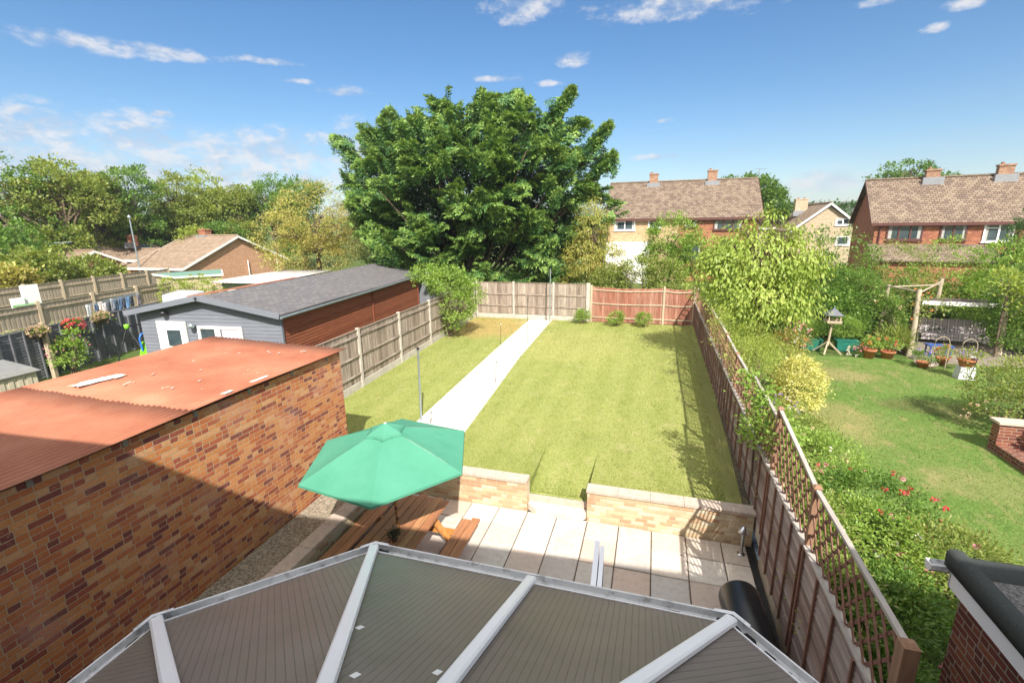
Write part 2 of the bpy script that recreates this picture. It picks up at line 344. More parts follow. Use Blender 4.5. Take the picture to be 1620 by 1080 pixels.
W_batten = m_wood('wood_batten', [(.20,.10,.07),(.24,.125,.09)], grain=(1, 1, 0))
W_post = m_wood('wood_post', [(.30,.175,.11),(.26,.15,.095)], grain=(1, 1, 0))
W_cap = m_wood('wood_cap', [(.42,.38,.34),(.37,.33,.29)], grain=(1, 0, 1))
W_table = m_wood('wood_table', [(.42,.19,.085),(.46,.23,.11),(.36,.15,.07),(.40,.18,.09)], .5, grain=(1, 0, 1))
W_orange = m_wood('wood_orange', [(.52,.24,.07),(.48,.20,.06)], .55, grain=(1, 1, 0))
W_shed = m_wood('wood_shed', [(.22,.07,.035),(.27,.09,.045),(.18,.055,.03),(.24,.075,.038)], grain=(1, 0, 1))
W_greysh = m_wood('wood_greyshed', [(.155,.165,.20),(.175,.187,.22),(.165,.175,.21)], grain=(0, 1, 1), var=.15)
W_darkf = m_wood('wood_darkfence', [(.11,.115,.13),(.135,.14,.15),(.095,.10,.115)], grain=(1, 0, 1), var=.25)
W_taupe = m_wood('wood_taupe', [(.40,.33,.26),(.36,.30,.23),(.43,.36,.28),(.38,.31,.25)], grain=(1, 1, 0))
canvas, t_, b_ = newmat('canvas_green'); n_ = noise(t_, 1.6)
LK(t_, ramp(t_, n_, [(.3, (.075,.31,.20)), (.7, (.10,.36,.24))]), b_.inputs['Base Color']); b_.inputs['Roughness'].default_value = .8
trn = N(t_, 'ShaderNodeBsdfTranslucent'); trn.inputs[0].default_value = (.04, .3, .19, 1); mx_ = N(t_, 'ShaderNodeMixShader'); mx_.inputs[0].default_value = .22
LK(t_, b_.outputs[0], mx_.inputs[1]); LK(t_, trn.outputs[0], mx_.inputs[2]); LK(t_, mx_.outputs[0], [n for n in t_.nodes if n.type == 'OUTPUT_MATERIAL'][0].inputs[0])
bump(t_, b_, noise(t_, 3, det=3), .022)
# striped polycarbonate
poly_m, t_, b_ = newmat('polycarbonate_bronze')
uvn = N(t_, 'ShaderNodeUVMap').outputs[0]; sx_ = N(t_, 'ShaderNodeSeparateXYZ'); LK(t_, uvn, sx_.inputs[0])
fr = MT(t_, 'FRACT', MT(t_, 'DIVIDE', sx_.outputs[0], .052)); dd = MT(t_, 'ABSOLUTE', MT(t_, 'SUBTRACT', fr, .5))
st = SS(t_, dd, .42, .48)
nz_ = noise(t_, .7, det=3)
base = ramp(t_, nz_, [(.3, (.165,.135,.112)), (.7, (.215,.18,.150))])
LK(t_, MIXC(t_, MT(t_, 'MULTIPLY', st, .50), MIXC(t_, MT(t_, 'MULTIPLY', SS(t_, noise(t_, 2.2, det=7, rough=.7, off=(2, 2, 2)), .5, .75), .35), base, (.10,.11,.06)), (.08,.065,.05)), b_.inputs['Base Color'])
LK(t_, MT(t_, 'ADD', .30, MT(t_, 'MULTIPLY', noise(t_, 3, det=4), .2)), b_.inputs['Roughness']); b_.inputs['Specular IOR Level'].default_value = .5
b_.inputs['Transmission Weight'].default_value = .0
bump(t_, b_, st, .002)
# corrugated garage roof
roof_or, t_, b_ = newmat('corrugated_orange')
nA = noise(t_, 1.1, det=6); nB = noise(t_, 7, (1, .5, 1), det=6, rough=.7)
c = ramp(t_, nA, [(.3, (.31,.105,.055)), (.5, (.38,.145,.08)), (.7, (.44,.19,.11))])
c = MIXC(t_, MT(t_, 'MULTIPLY', SS(t_, nB, .5, .75), .35), c, (.27,.08,.05))
nC = noise(t_, 5.5, (1, 2.2, 1), det=5, rough=.6, off=(3, 1, 0)); c = MIXC(t_, MT(t_, 'MULTIPLY', SS(t_, nC, .735, .76), .8), c, (.62,.56,.48))
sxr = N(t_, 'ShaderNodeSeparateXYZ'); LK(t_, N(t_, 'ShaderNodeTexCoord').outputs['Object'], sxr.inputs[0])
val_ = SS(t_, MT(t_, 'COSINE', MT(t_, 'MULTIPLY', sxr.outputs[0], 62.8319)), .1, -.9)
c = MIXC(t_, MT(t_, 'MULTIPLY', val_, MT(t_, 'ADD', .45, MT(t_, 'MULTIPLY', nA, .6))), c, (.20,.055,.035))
LK(t_, c, b_.inputs['Base Color']); b_.inputs['Roughness'].default_value = .75; bump(t_, b_, nB, .006)
# lawn
def m_lawn(name, greens, dry, patches, amt=.8, stripes=False):
    m, t, b = newmat(name)
    n1 = noise(t, .55, det=5, rough=.6); n2 = noise(t, 22, det=5, rough=.7); n3 = noise(t, 3.2, (1, .55, 1), det=6, rough=.65, off=(8, 2, 0))
    c = ramp(t, n2, [(.28, greens[0]), (.5, greens[1]), (.72, greens[2])])
    c = MIXC(t, MT(t, 'MULTIPLY', SS(t, n1, .38, .66), .55), c, greens[3])
    n4 = noise(t, 6.5, (1, .6, 1), det=6, rough=.7, off=(3, 9, 0)); c = MIXC(t, MT(t, 'MULTIPLY', SS(t, n4, .52, .66), .55), c, greens[0])
    c = MIXC(t, MT(t, 'MULTIPLY', SS(t, n3, .50, .70), amt), c, dry)
    s = N(t, 'ShaderNodeSeparateXYZ'); LK(t, N(t, 'ShaderNodeTexCoord').outputs['Object'], s.inputs[0])
    if stripes:
        sw_ = MT(t, 'SINE', MT(t, 'MULTIPLY', MT(t, 'ADD', s.outputs[0], MT(t, 'MULTIPLY', noise(t, .8, det=3), .5)), 6.8)); c = MIXC(t, MT(t, 'MULTIPLY', SS(t, sw_, -.5, .5), .22), c, greens[2])
    wob = MT(t, 'MULTIPLY', MT(t, 'SUBTRACT', noise(t, 1.2, det=6), .5), 2.6)
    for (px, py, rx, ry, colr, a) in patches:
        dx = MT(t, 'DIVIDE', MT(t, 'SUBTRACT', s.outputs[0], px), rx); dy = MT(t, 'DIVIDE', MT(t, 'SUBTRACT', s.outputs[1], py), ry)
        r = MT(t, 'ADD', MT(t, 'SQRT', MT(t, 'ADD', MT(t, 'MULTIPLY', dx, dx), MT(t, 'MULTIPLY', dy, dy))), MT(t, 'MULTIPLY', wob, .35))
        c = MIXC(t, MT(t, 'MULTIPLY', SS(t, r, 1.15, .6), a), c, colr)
    LK(t, c, b.inputs['Base Color']); b.inputs['Roughness'].default_value = .95; b.inputs['Specular IOR Level'].default_value = .1
    bump(t, b, n2, .03); return m
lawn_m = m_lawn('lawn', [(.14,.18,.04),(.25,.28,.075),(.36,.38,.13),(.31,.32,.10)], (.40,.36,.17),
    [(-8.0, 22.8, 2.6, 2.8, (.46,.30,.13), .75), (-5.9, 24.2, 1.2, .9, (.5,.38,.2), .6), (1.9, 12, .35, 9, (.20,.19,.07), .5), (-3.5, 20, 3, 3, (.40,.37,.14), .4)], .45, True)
lawn2_m = m_lawn('lawn_neighbour', [(.06,.12,.025),(.11,.19,.04),(.17,.25,.06),(.18,.22,.07)], (.38,.27,.15),
    [(6.2, 18.4, 1.5, .9, (.36,.27,.14), .5), (5.2, 14.0, .9, 1.7, (.34,.27,.13), .45), (8.0, 15.6, 1.5, .7, (.10,.08,.04), .5), (6.6, 11.0, 1.2, .8, (.28,.25,.11), .35)], .4)
ground_m = m_lawn('rough_grass', [(.05,.09,.02),(.08,.13,.03),(.11,.16,.045),(.10,.11,.04)], (.20,.16,.08), [], .5)

# ---------------- ground ----------------
def struct(o): o['kind'] = 'structure'; return o
g = MB(); GZ = .40
for (x0, x1, y0, y1) in ((-3000, -5.05, -500, 4000), (2.06, 3000, -500, 4000), (-5.05, 2.06, 10.3, 4000), (-5.05, 2.06, -500, -.4)):
    g.poly([(x0, y0, GZ), (x1, y0, GZ), (x1, y1, GZ), (x0, y1, GZ)])
struct(g.build('ground', ground_m))
g = MB(); g.poly([(-6.07, 8.52, .55), (-2.2, 8.52, .55), (-2.2, 10.2, .55), (-.98, 10.2, .55), (-.98, 8.52, .55), (1.98, 8.52, .55), (2.19, 25.1, .55), (-9.66, 25.1, .55), (-9.0, 12.5, .55), (-8.78, 8.05, .55), (-6.07, 8.05, .55)], .5)
rmp = [(-2.2, -.98)]
g.add([(x, y, z) for y, z in ((8.50, .28), (8.9, .36), (9.5, .47), (10.2, .55)) for x in (-2.2, -.98)], [(2*i, 2*i+1, 2*i+3, 2*i+2) for i in range(3)])
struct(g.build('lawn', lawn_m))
g = MB(); g.poly([(2.4, 3, .42), (9.6, 3, .42), (8.3, 11.5, .42), (9.2, 15.5, .42), (11.3, 19.5, .42), (9.8, 21.2, .42), (6.5, 20.9, .42), (2.4, 21.2, .42)])
struct(g.build('neighbour_lawn', lawn2_m))
g = MB(); g.poly([(-5.92, 10.4, .556), (-5.3, 8.55, .556), (-4.1, 8.55, .556), (-4.40, 10.4, .556), (-4.9, 17.5, .556), (-5.15, 25.06, .556), (-6.42, 25.06, .556), (-6.2, 17.5, .556)], .05)
struct(g.build('garden_path', pathm))
g = MB(); g.box(-6.05, -5.29, -.3, 8.04, .45, .565)
struct(g.build('gravel_strip', gravel_m))
# dark strip coloured as shaded grass along the right hand fence
g = MB(); g.poly([(1.86, 8.55, .557), (1.99, 8.55, .557), (2.06, 14.0, .557), (2.02, 14, .557), (1.95, 11, .557)], .02)
struct(g.build('border_shade', shaded_grass))
# patio: each slab its own face island
slab_m, t_, b_ = newmat('patio_slabs'); gg = N(t_, 'ShaderNodeNewGeometry')
c = ramp(t_, gg.outputs['Random Per Island'], [(0, (.58,.48,.39)), (.28, (.50,.47,.43)), (.5, (.68,.62,.54)), (.72, (.54,.42,.34)), (1, (.47,.45,.42))])
nz_ = noise(t_, 9, det=7, rough=.7); nD = noise(t_, 1.3, det=5)
c = MIXC(t_, MT(t_, 'MULTIPLY', SS(t_, nz_, .42, .75), .45), c, (.30,.24,.19)); c = MIXC(t_, MT(t_, 'MULTIPLY', SS(t_, nD, .45, .7), .25), c, (.36,.27,.2))
LK(t_, c, b_.inputs['Base Color']); b_.inputs['Roughness'].default_value = .9; bump(t_, b_, nz_, .008)
rng = random.Random(4); g = MB(); x0 = -2.794
def slab(a, b, c_, d):
    z = rng.uniform(-.005, .004); j = .009; e = .012
    t1 = [(a+j+e, c_+j+e, z), (b-j-e, c_+j+e, z), (b-j-e, d-j-e, z), (a+j+e, d-j-e, z)]
    b1 = [(a+j, c_+j, z-.012), (b-j, c_+j, z-.012), (b-j, d-j, z-.012), (a+j, d-j, z-.012)]
    b0 = [(p[0], p[1], -.05) for p in b1]
    g.add(b0+b1+t1, [(0,1,5,4),(1,2,6,5),(2,3,7,6),(3,0,4,7),(4,5,9,8),(5,6,10,9),(6,7,11,10),(7,4,8,11),(8,9,10,11)])
ys = [8.28, 7.72]; 
while ys[-1] > -.2: ys.append(ys[-1]-.613)
xs = [-4.98]+[x0+.61*i for i in range(-3, 8)]+[1.9]
for i in range(len(xs)-1):
    for k in range(len(ys)-1): slab(xs[i], xs[i+1], ys[k+1], ys[k])
struct(g.build('patio', slab_m))
g = MB(); g.box(-5.04, 2.05, -.3, 8.62, -.2, -.028); struct(g.build('patio_bedding', m_plain('patio_joint', (.10,.075,.055), 1, 0, .3, 20)))
# grass blades over the lawn
def blades(name, mat, area, n, h, seed, hole=None):
    rng = np.random.default_rng(seed); x0, x1, y0, y1, z = area
    yy = y0+(y1-y0)*rng.random(n)**1.7; xx = x0+(x1-x0)*rng.random(n)
    k = hole(xx, yy) if hole else np.ones(n, bool); xx = xx[k]; yy = yy[k]; n = len(xx)
    P = np.stack([xx, yy, np.full(n, z)], 1); D = unit(np.stack([rng.normal(size=n)*.55, rng.normal(size=n)*.55, np.ones(n)], 1))
    P[:, 2] -= np.where((xx > -2.2) & (xx < -.98) & (z > .5), np.interp(yy, [8.50, 8.9, 9.5, 10.2], [.27, .19, .08, 0]), 0); s = unit(np.cross(D, unit(rng.normal(size=(n, 3))))); hh = (h*(.5+rng.random(n)))[:, None]*(1+.04*(yy[:, None]-y0)); w = hh*.22
    V = np.stack([P-s*w, P+s*w, P+D*hh], 1)
    o = quads_mesh(name, V, mat, tri=True); o['kind'] = 'stuff'; return o
grass_m = m_leaf('grass_blades', [(.15,.20,.04),(.25,.30,.075),(.36,.38,.13),(.43,.41,.20),(.21,.26,.055)], .3, .7, spec=.1)
grass2_m = m_leaf('grass_blades_green', [(.10,.17,.035),(.14,.22,.05),(.22,.27,.08),(.36,.31,.15)], .3, .7, spec=.1)
def onlawn(x, y):
    pl = np.interp(y, [8.5, 10.4, 17.5, 25.1], [-5.35, -5.95, -6.25, -6.45]); pr = np.interp(y, [8.5, 10.4, 17.5, 25.1], [-4.05, -4.37, -4.87, -5.12])
    jt = .05*np.sin(y*7.3)+.04*np.sin(y*17.1+1)+np.random.default_rng(1).normal(size=len(y))*.035; pl = pl+np.abs(jt)*1.1; pr = pr-np.abs(jt[::-1])*1.1
    le = np.interp(y, [8, 12.5, 25.1], [-8.75, -8.95, -9.6]); return ((x < pl) | (x > pr)) & (x > le) & (x < np.interp(y, [8.5, 25], [1.6, 2.0])) & ~((x < -6.1) & (y < 8.1)) & ~((x < -6.05) & (y < 8.55)) & ~((x > -2.2) & (x < -.98) & (y < 8.52))
tag(blades('grass', grass_m, (-9.6, 2.0, 8.55, 25.0, .55), 150000, .022, 3, onlawn), 'short dry green grass of the fenced lawn beyond the patio', 'grass')
tag(blades('grass', grass2_m, (2.6, 10.5, 6.0, 20.5, .42), 80000, .020, 5, lambda x, y: (x < np.interp(y, [3, 11.5, 15.5, 19.5, 20.6], [9, 8.3, 9.2, 11, 10]))), 'green patchy grass of the neighbouring lawn right of the fence', 'grass')
# far hills
g = MB(); rr = random.Random(8); n = 60; pts = []
for i in range(n+1):
    a = -1.25+2.3*i/n; r = 760; h = 9+16*max(0, math.sin(a*2.1+.9))**1.5+5*math.sin(i*.9)+2*rr.random()
    pts.append((a, r, h))
vs = []
for a, r, h in pts:
    for rr_, hh in ((r-120, .3), (r, h+4), (r+140, h+9), (r+300, .3)): vs.append((rr_*math.sin(a), rr_*math.cos(a), hh))
fs = [(i*4+k, (i+1)*4+k, (i+1)*4+k+1, i*4+k+1) for i in range(n) for k in range(3)]
g.add(vs, fs, True); struct(g.build('hills', m_lawn('hill_cover', [(.03,.055,.02),(.05,.075,.03),(.08,.1,.04),(.12,.13,.05)], (.15,.14,.08), [], .4)))
# ---------------- our house (behind the camera; it throws the shade on the patio) ----------------
h = thing('brick_house', (-2, -4.5, 0), 'tall brick house the view is taken from, shading the patio', 'house', rz=.07)
g = MB(); g.box(-12, 7.5, -8.6, -.25, 0, 7.0); g.poly([(7.5, -8.6, 7), (7.5, -.25, 7), (7.5, -4.4, 9.8)], .2, (1, 0, 0)); g.poly([(-12, -8.6, 7), (-12, -4.4, 9.8), (-12, -.25, 7)], .2, (-1, 0, 0)); g.build('wall', brick_dark, h)
g = MB(); g.poly([(-12.3, .0, 7.1), (7.8, .0, 7.1), (7.8, -4.4, 10), (-12.3, -4.4, 10)], .12, (0, .53, .84)); g.poly([(-12.3, -4.4, 10), (7.8, -4.4, 10), (7.8, -9, 7.1), (-12.3, -9, 7.1)], .12, (0, -.53, .84)); g.build('roof', tile_brown, h)
for wx in (-7, -3.4, 3.2):
    g = MB(); g.box(wx-.8, wx+.8, -.26, -.2, 4.6, 5.9); w = g.build('window', white_m, h)
    g = MB(); g.box(wx-.72, wx+.72, -.21, -.19, 4.68, 5.82); g.build('pane', blueglass, w)
# ---------------- brick garage ----------------
ga = thing('brick_garage', (-7.8, 4, .4), 'long flat brick garage with a rusty orange corrugated roof, left of the patio', 'garage')
g = MB(); g.box(-9.4, -6.08, -2.5, 7.94, .3, 3.22); g.build('wall', brick_garage, ga)
g = MB(); rng = random.Random(3)
for yy in [i*.95-2 for i in range(11)]:
    g = MB(); g.box(-6.12, -6.072, yy, yy+.06, 3.15, 3.235); g.build('rafter_end', m_plain('pale_mortar_%d' % int(yy*9+99), (.22,.19,.14), .9), ga)
g = MB(); amp = .022; per = .10
def corr(ya, yb, zoff, sag):
    x0, x1 = -9.56, -5.98; nx = int((x1-x0)/per*6); ny = 6; vs = []
    for j in range(ny+1):
        y = ya+(yb-ya)*j/ny
        for i in range(nx+1):
            x = x0+(x1-x0)*i/nx
            t = (x-x0)/(x1-x0); edge = .012*math.sin(x*9+ya)*(j in (0, ny))
            z = 3.31-.045*t+zoff+amp*math.cos(2*math.pi*x/per)+.012*math.sin(y*1.3+x*.9)+sag*math.sin(math.pi*t*2.5)
            vs.append((x, y+edge, z))
    fs = [(j*(nx+1)+i, j*(nx+1)+i+1, (j+1)*(nx+1)+i+1, (j+1)*(nx+1)+i) for j in range(ny) for i in range(nx)]
    g.add(vs, fs, True)
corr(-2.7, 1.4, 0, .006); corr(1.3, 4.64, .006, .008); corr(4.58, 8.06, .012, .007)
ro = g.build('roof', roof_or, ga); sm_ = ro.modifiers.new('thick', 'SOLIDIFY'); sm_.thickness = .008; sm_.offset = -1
# pale lichen and paint patches on the roof
patch_m = m_plain('white_roof_patch', (.75, .72, .66), .9, 0, .1, 9)
def patch(x, y, lx, ly, seed, rot=0):
    r = random.Random(seed); n = 34; pts = []
    for i in range(n):
        a = 2*math.pi*i/n; k = (.75+.45*r.random()); sx2 = lx*math.copysign(abs(math.cos(a))**.5, math.cos(a)); sy2 = ly*math.copysign(abs(math.sin(a))**.5, math.sin(a))
        pts.append((x+sx2*k*math.cos(rot)-sy2*k*math.sin(rot), y+sy2*k*math.cos(rot)+sx2*k*math.sin(rot), 3.356-.045*(x+9.56)/3.58))
    g.poly(pts)
g = MB(); patch(-8.62, 5.05, .12, .30, 1, -.1); patch(-8.55, 5.33, .10, .12, 2)
g.build('roof_patch', patch_m, ga)
g = MB(); patch(-6.12, 5.88, .04, .18, 5); g.build('roof_patch', patch_m, ga); g = MB(); patch(-6.1, 5.25, .04, .1, 6); g.build('roof_patch', patch_m, ga)
for i in range(22):
    g = MB(); patch(rng.uniform(-8.7, -6.3), rng.uniform(5.0, 7.6), rng.uniform(.005, .012), rng.uniform(.01, .04), 10+i); g.build('lichen_spot', patch_m, ga)
# ---------------- low retaining walls ----------------
def lowwall(name, label, x0, x1, y0, y1, cop, joints):
    r = thing(name, ((x0+x1)/2, (y0+y1)/2, 0), label, 'wall', 'low buff brick walls round the patio')
    g = MB(); g.box(x0, x1, y0, y1, -.03, .625); g.build('wall', brick_buff, r)
    g = MB(); k = joints; L = (x1-x0+2*cop, y1-y0+2*cop)
    for i in range(k):
        e = .003
        if L[0] > L[1]: g.box(x0-cop+L[0]*i/k+e, x0-cop+L[0]*(i+1)/k-e, y0-.03, y1+.03, .626, .68)
        else: g.box(x0-.03, x1+.03, y0-cop+L[1]*i/k+e, y0-cop+L[1]*(i+1)/k-e, .626, .68)
    g.build('coping', coping_m, r); return r
lowwall('retaining_wall', 'low buff brick wall with stone coping on the right of the lawn step', -.98, 1.99, 8.28, 8.50, .02, 5)
lowwall('retaining_wall', 'low buff brick wall with stone coping behind the parasol', -5.04, -2.2, 8.28, 8.50, .0, 5)
lowwall('retaining_wall', 'long low brick wall with stone coping beside the gravel strip', -5.28, -5.06, -.2, 8.49, .0, 14)
st = thing('garden_step', (-1.6, 8.3, 0), 'pale low stone step in the gap between the two low walls', 'step')
g = MB(); g.poly([(-2.19, 8.44, .14), (-2.19, 8.33, .14), (-2.0, 8.20, .14), (-1.12, 8.20, .14), (-.99, 8.33, .14), (-.99, 8.44, .14)], .14); g.build('tread', slab_m, st)
g = MB(); g.box(-2.195, -.985, 8.441, 8.50, -.02, .275); g.build('riser', coping_m, st)
# ---------------- picnic table ----------------
pt = thing('picnic_table', (-3.87, 6.1, 0), 'brown wooden picnic table with benches beneath the green parasol', 'picnic table')
rng = random.Random(2)
g = MB(); xw = .158; x = -4.33
for i in range(6):
    y0 = 4.95+rng.uniform(-.03, .03); y1 = 7.18+rng.uniform(-.07, .07); g.box(x+i*xw, x+i*xw+.14, y0, y1, .705, .742)
g.build('tabletop', W_table, pt)
for (xa, xb) in ((-3.12, -2.80), (-4.98, -4.66)):
    g = MB(); w_ = (xb-xa-.012)/2
    for i in range(2): g.box(xa+i*(w_+.012), xa+i*(w_+.012)+w_, 5.0+rng.uniform(-.04, .04), 7.1+rng.uniform(-.06, .06), .412, .45)
    g.build('bench', W_table, pt)
for yy in (5.45, 6.72):
    for s in (-1, 1):
        g = MB(); g.beam((-3.87+s*.30, yy, .66), (-3.87+s*.82, yy, -.0), .045, .12, (0, 1, 0)); g.build('leg', W_orange, pt)
    g = MB(); g.box(-4.93, -2.85, yy+.05, yy+.09, .30, .411); g.build('crossbar', W_orange, pt)
    g = MB(); g.box(-4.27, -3.47, yy+.05, yy+.09, .61, .704); g.build('crossbar', W_orange, pt)
# ---------------- parasol ----------------
um = thing('parasol', (-3.93, 6.0, 0), 'open green hexagonal parasol with a wooden pole through the picnic table', 'parasol')
v = dict(cx=-3.894, cy=6.05, cz=2.15, r=1.37, th=4.0214, tx=-.0163, ty=-.041, h=.50)
nn = Vector((v['tx'], v['ty'], 1)).normalized(); aa = nn.cross(Vector((0, 1, 0))).normalized(); aa = -aa if aa.x < 0 else aa; bb = nn.cross(aa); cc = Vector((v['cx'], v['cy'], v['cz']))
apex = cc+nn*v['h']; rim = [cc+(aa*math.cos(v['th']+k*math.pi/3)+bb*math.sin(v['th']+k*math.pi/3))*v['r'] for k in range(6)]
g = MB(); vs = []; NR = 12; NS = 10
def canp(i, u, w):  # panel i, across u, down w
    a = rim[i]; b = rim[(i+1) % 6]; e = a.lerp(b, u); p = apex.lerp(e, w)
    bow = math.sin(math.pi*u)*w; p = p-nn*(.05*bow*math.sin(math.pi*w))+nn*.025*math.sin(math.pi*w)
    p = p.lerp(apex.lerp(a.lerp(b, .5), w), .035*bow*(w > .8)*(w-.8)*5); return p+nn*.003*math.sin(u*29+i)*w*(1-w)*3
for i in range(6):
    vs = [canp(i, a/NS, .05+.95*b/NR) for b in range(NR+1) for a in range(NS+1)]
    g.add(vs, [(b*(NS+1)+a, b*(NS+1)+a+1, (b+1)*(NS+1)+a+1, (b+1)*(NS+1)+a) for b in range(NR) for a in range(NS)], True)
    a = rim[i]; b = rim[(i+1) % 6]
cp_ = g.build('canopy', canvas, um)
g = MB()
for i in range(6):  # hem
    pts = [canp(i, a/10, 1) for a in range(11)]; g.add([p for p in pts]+[p-nn*.035+(p-cc)*.004 for p in pts], [(a, a+1, a+12, a+11) for a in range(10)], False)
g.build('hem', canvas, um)
g = MB()
for i in range(6):  # scalloped vent cap
    vs = []
    for b in range(5):
        w = b/4*.235
        for a in range(9):
            u = a/8; p = apex.lerp(rim[i].lerp(rim[(i+1) % 6], u), w*(1-.10*math.sin(math.pi*u))); p = p+nn*(.075-.02*b/4); vs.append(p)
    vs = vs+[p-nn*(.03+.025*abs(math.sin(k9*math.pi/4))) for k9, p in enumerate(vs[-9:])]
    g.add(vs, [(b*9+a, b*9+a+1, (b+1)*9+a+1, (b+1)*9+a) for b in range(5) for a in range(8)], True)
g.build('vent_cap', canvas, um)
g = MB(); g.tube([apex+nn*.0, apex+nn*.06, apex+nn*.075, apex+nn*.08], [.018, .02, .016, .004], 10); g.build('finial', white_m, um)
foot = apex-nn*((apex.z-.02)/nn.z)
g = MB(); g.tube([apex, foot], .019, 10); g.build('pole', W_orange, um)
for k in (1.15, .95):
    g = MB(); p = apex-nn*((apex.z-k)/nn.z); g.tube([p, p+nn*.05], .0225, 10); g.build('pole_joint', brownframe, um)
g = MB()
for r_ in rim: g.beam(apex-nn*.09, r_-nn*.06, .014, .02); 
g.build('rib', W_orange, um)
g = MB(); g.lathe([(0.001, 0), (.22, 0), (.22, .05), (.05, .09), (.03, .3), (.001, .3)], (foot.x, foot.y, 0), 20); g.build('base', blackm, um)
# potted plant on the table
pp = thing('potted_plant', (-3.79, 5.84, .743), 'small grey pot of dried heather standing on the picnic table by the parasol pole', 'potted plant')
g = MB(); g.lathe([(.001, 0), (.045, 0), (.062, .12), (.068, .12), (.068, .135), (.055, .135), (.05, .1), (.001, .1)], (-3.79, 5.84, .743), 16); g.build('pot', m_plain('grey_pot', (.16,.17,.17), .7), pp)
rg = np.random.default_rng(5); n_ = 260; P = np.array([-3.79, 5.84, .86])+rg.normal(size=(n_, 3))*[.035, .035, .01]; D = unit(rg.normal(size=(n_, 3))*[1, 1, .3]+[0, 0, .8])
quads_mesh('foliage', leaves(P, D, unit(rg.normal(size=(n_, 3))), .10, .012), m_leaf('heather_leaf', [(.05,.06,.04),(.09,.10,.06),(.18,.15,.1)], .1), pp)
P2 = P[:70]+D[:70]*.095; quads_mesh('flower', leaves(P2, unit(rg.normal(size=(70, 3))), unit(rg.normal(size=(70, 3))), .022, .02), m_leaf('dried_flower', [(.40,.28,.2),(.5,.38,.3)], .2), pp)
# ---------------- bollard lamp ----------------
bl = thing('garden_lamp', (1.78, 8.02, 0), 'stainless steel bollard lamp with a cone hood in the patio corner', 'lamp')
g = MB(); g.lathe([(.001, 0), (.065, 0), (.065, .012), (.03, .02)], (1.78, 8.02, 0), 20); g.build('base', steel, bl)
g = MB(); g.tube([(1.78, 8.02, .01), (1.78, 8.02, .40)], .03, 14); g.build('post', steel, bl)
g = MB(); g.lathe([(.001, .56), (.03, .55), (.05, .52), (.095, .455), (.098, .445), (.03, .445), (.03, .40)], (1.78, 8.02, 0), 24); g.build('hood', steel, bl)
# ---------------- black cylinder ----------------
bc = thing('roll', (1.56, 5.9, 0), 'large glossy black cylinder lying beside the fence at the conservatory corner', 'roll')
g = MB(); a = Vector((1.62, 5.0, .30)); b = Vector((1.50, 6.62, .30)); d_ = (b-a).normalized(); g.tube([a, a+d_*.01, b-d_*.05, b-d_*.02, b], [.275, .285, .285, .275, .24], 40)
g.build('barrel', m_plain('satin_black', (.016,.017,.02), .33, 0, .1, 2, 0, .5), bc)
g = MB(); g.tube([(1.26, 5.95, .32), (1.17, 5.98, .42), (1.14, 5.97, .30), (1.16, 5.98, .08)], .012, 6); g.build('strap', blackm, bc)
# ---------------- conservatory ----------------
co = thing('conservatory', (-1, 1.8, 0), 'white framed conservatory with bronze polycarbonate roof in the foreground', 'conservatory')
EZ = 2.40; XC = -.955; hub = Vector((XC, .55, 3.87)); rb = Vector((XC, -.24, 3.87))
A_ = Vector((-3.97, 2.36, EZ)); B_ = Vector((-2.665, 3.70, EZ)); M_ = Vector((XC, 3.70, EZ)); C_ = Vector((.80, 3.70, EZ)); D_ = Vector((1.84, 2.62, EZ)); A0 = Vector((-3.97, -.24, EZ)); D0 = Vector((1.84, -.24, EZ))
def pane(pts):
    pts = [Vector(p) for p in pts]; n = (pts[1]-pts[0]).cross(pts[2]-pts[0]).normalized(); n = n if n.z > 0 else -n
    if (pts[1]-pts[0]).cross(pts[2]-pts[0]).z < 0: pts = pts[::-1]
    g = MB(); c0 = sum(pts, Vector())/len(pts); g.poly([p for p in pts], .025, n); return g.build('roof_panel', poly_m, co)
bars = [(A_, hub), (B_, hub), (M_, hub), (C_, hub), (D_, hub)]
for a, b in ((A_, B_), (B_, M_), (M_, C_), (C_, D_)): pane([a, b, hub])
for k, (a, top) in enumerate(((A_, A0), (D_, D0))):
    mid = a.lerp(top, .5); tm = hub.lerp(rb, .5); pane([a, mid, tm, hub]); pane([mid, top, rb, tm]); bars.append((mid, tm))
for a, b in bars:
    g = MB(); d = (b-a).normalized(); r = d.cross(Vector((0, 0, 1))).normalized(); u = r.cross(d); s = a-d*.0+u*.02
    prof = [(-.05, -.01), (.05, -.01), (.046, .022), (.030, .034), (-.030, .034), (-.046, .022)]
    e = b+u*.02; st_ = s+d*.02
    v1 = [st_+r*x+u*y for x, y in prof]; v2 = [e+r*x+u*y for x, y in prof]
    g.add(v1+v2, [(i, (i+1) % 6, (i+1) % 6+6, i+6) for i in range(6)]+[(5, 4, 3, 2, 1, 0), (6, 7, 8, 9, 10, 11)])
    gb = g.build('glazing_bar', white_m, co)
    g = MB(); v1 = [st_-d*.035+r*x*1.08+u*(y*1.15-.002) for x, y in prof]; v2 = [st_+d*.02+r*x*1.08+u*(y*1.15-.002) for x, y in prof]
    g.add(v1+v2, [(i, (i+1) % 6, (i+1) % 6+6, i+6) for i in range(6)]+[(5, 4, 3, 2, 1, 0), (6, 7, 8, 9, 10, 11)]); g.build('bar_end_cap', white_m, gb)
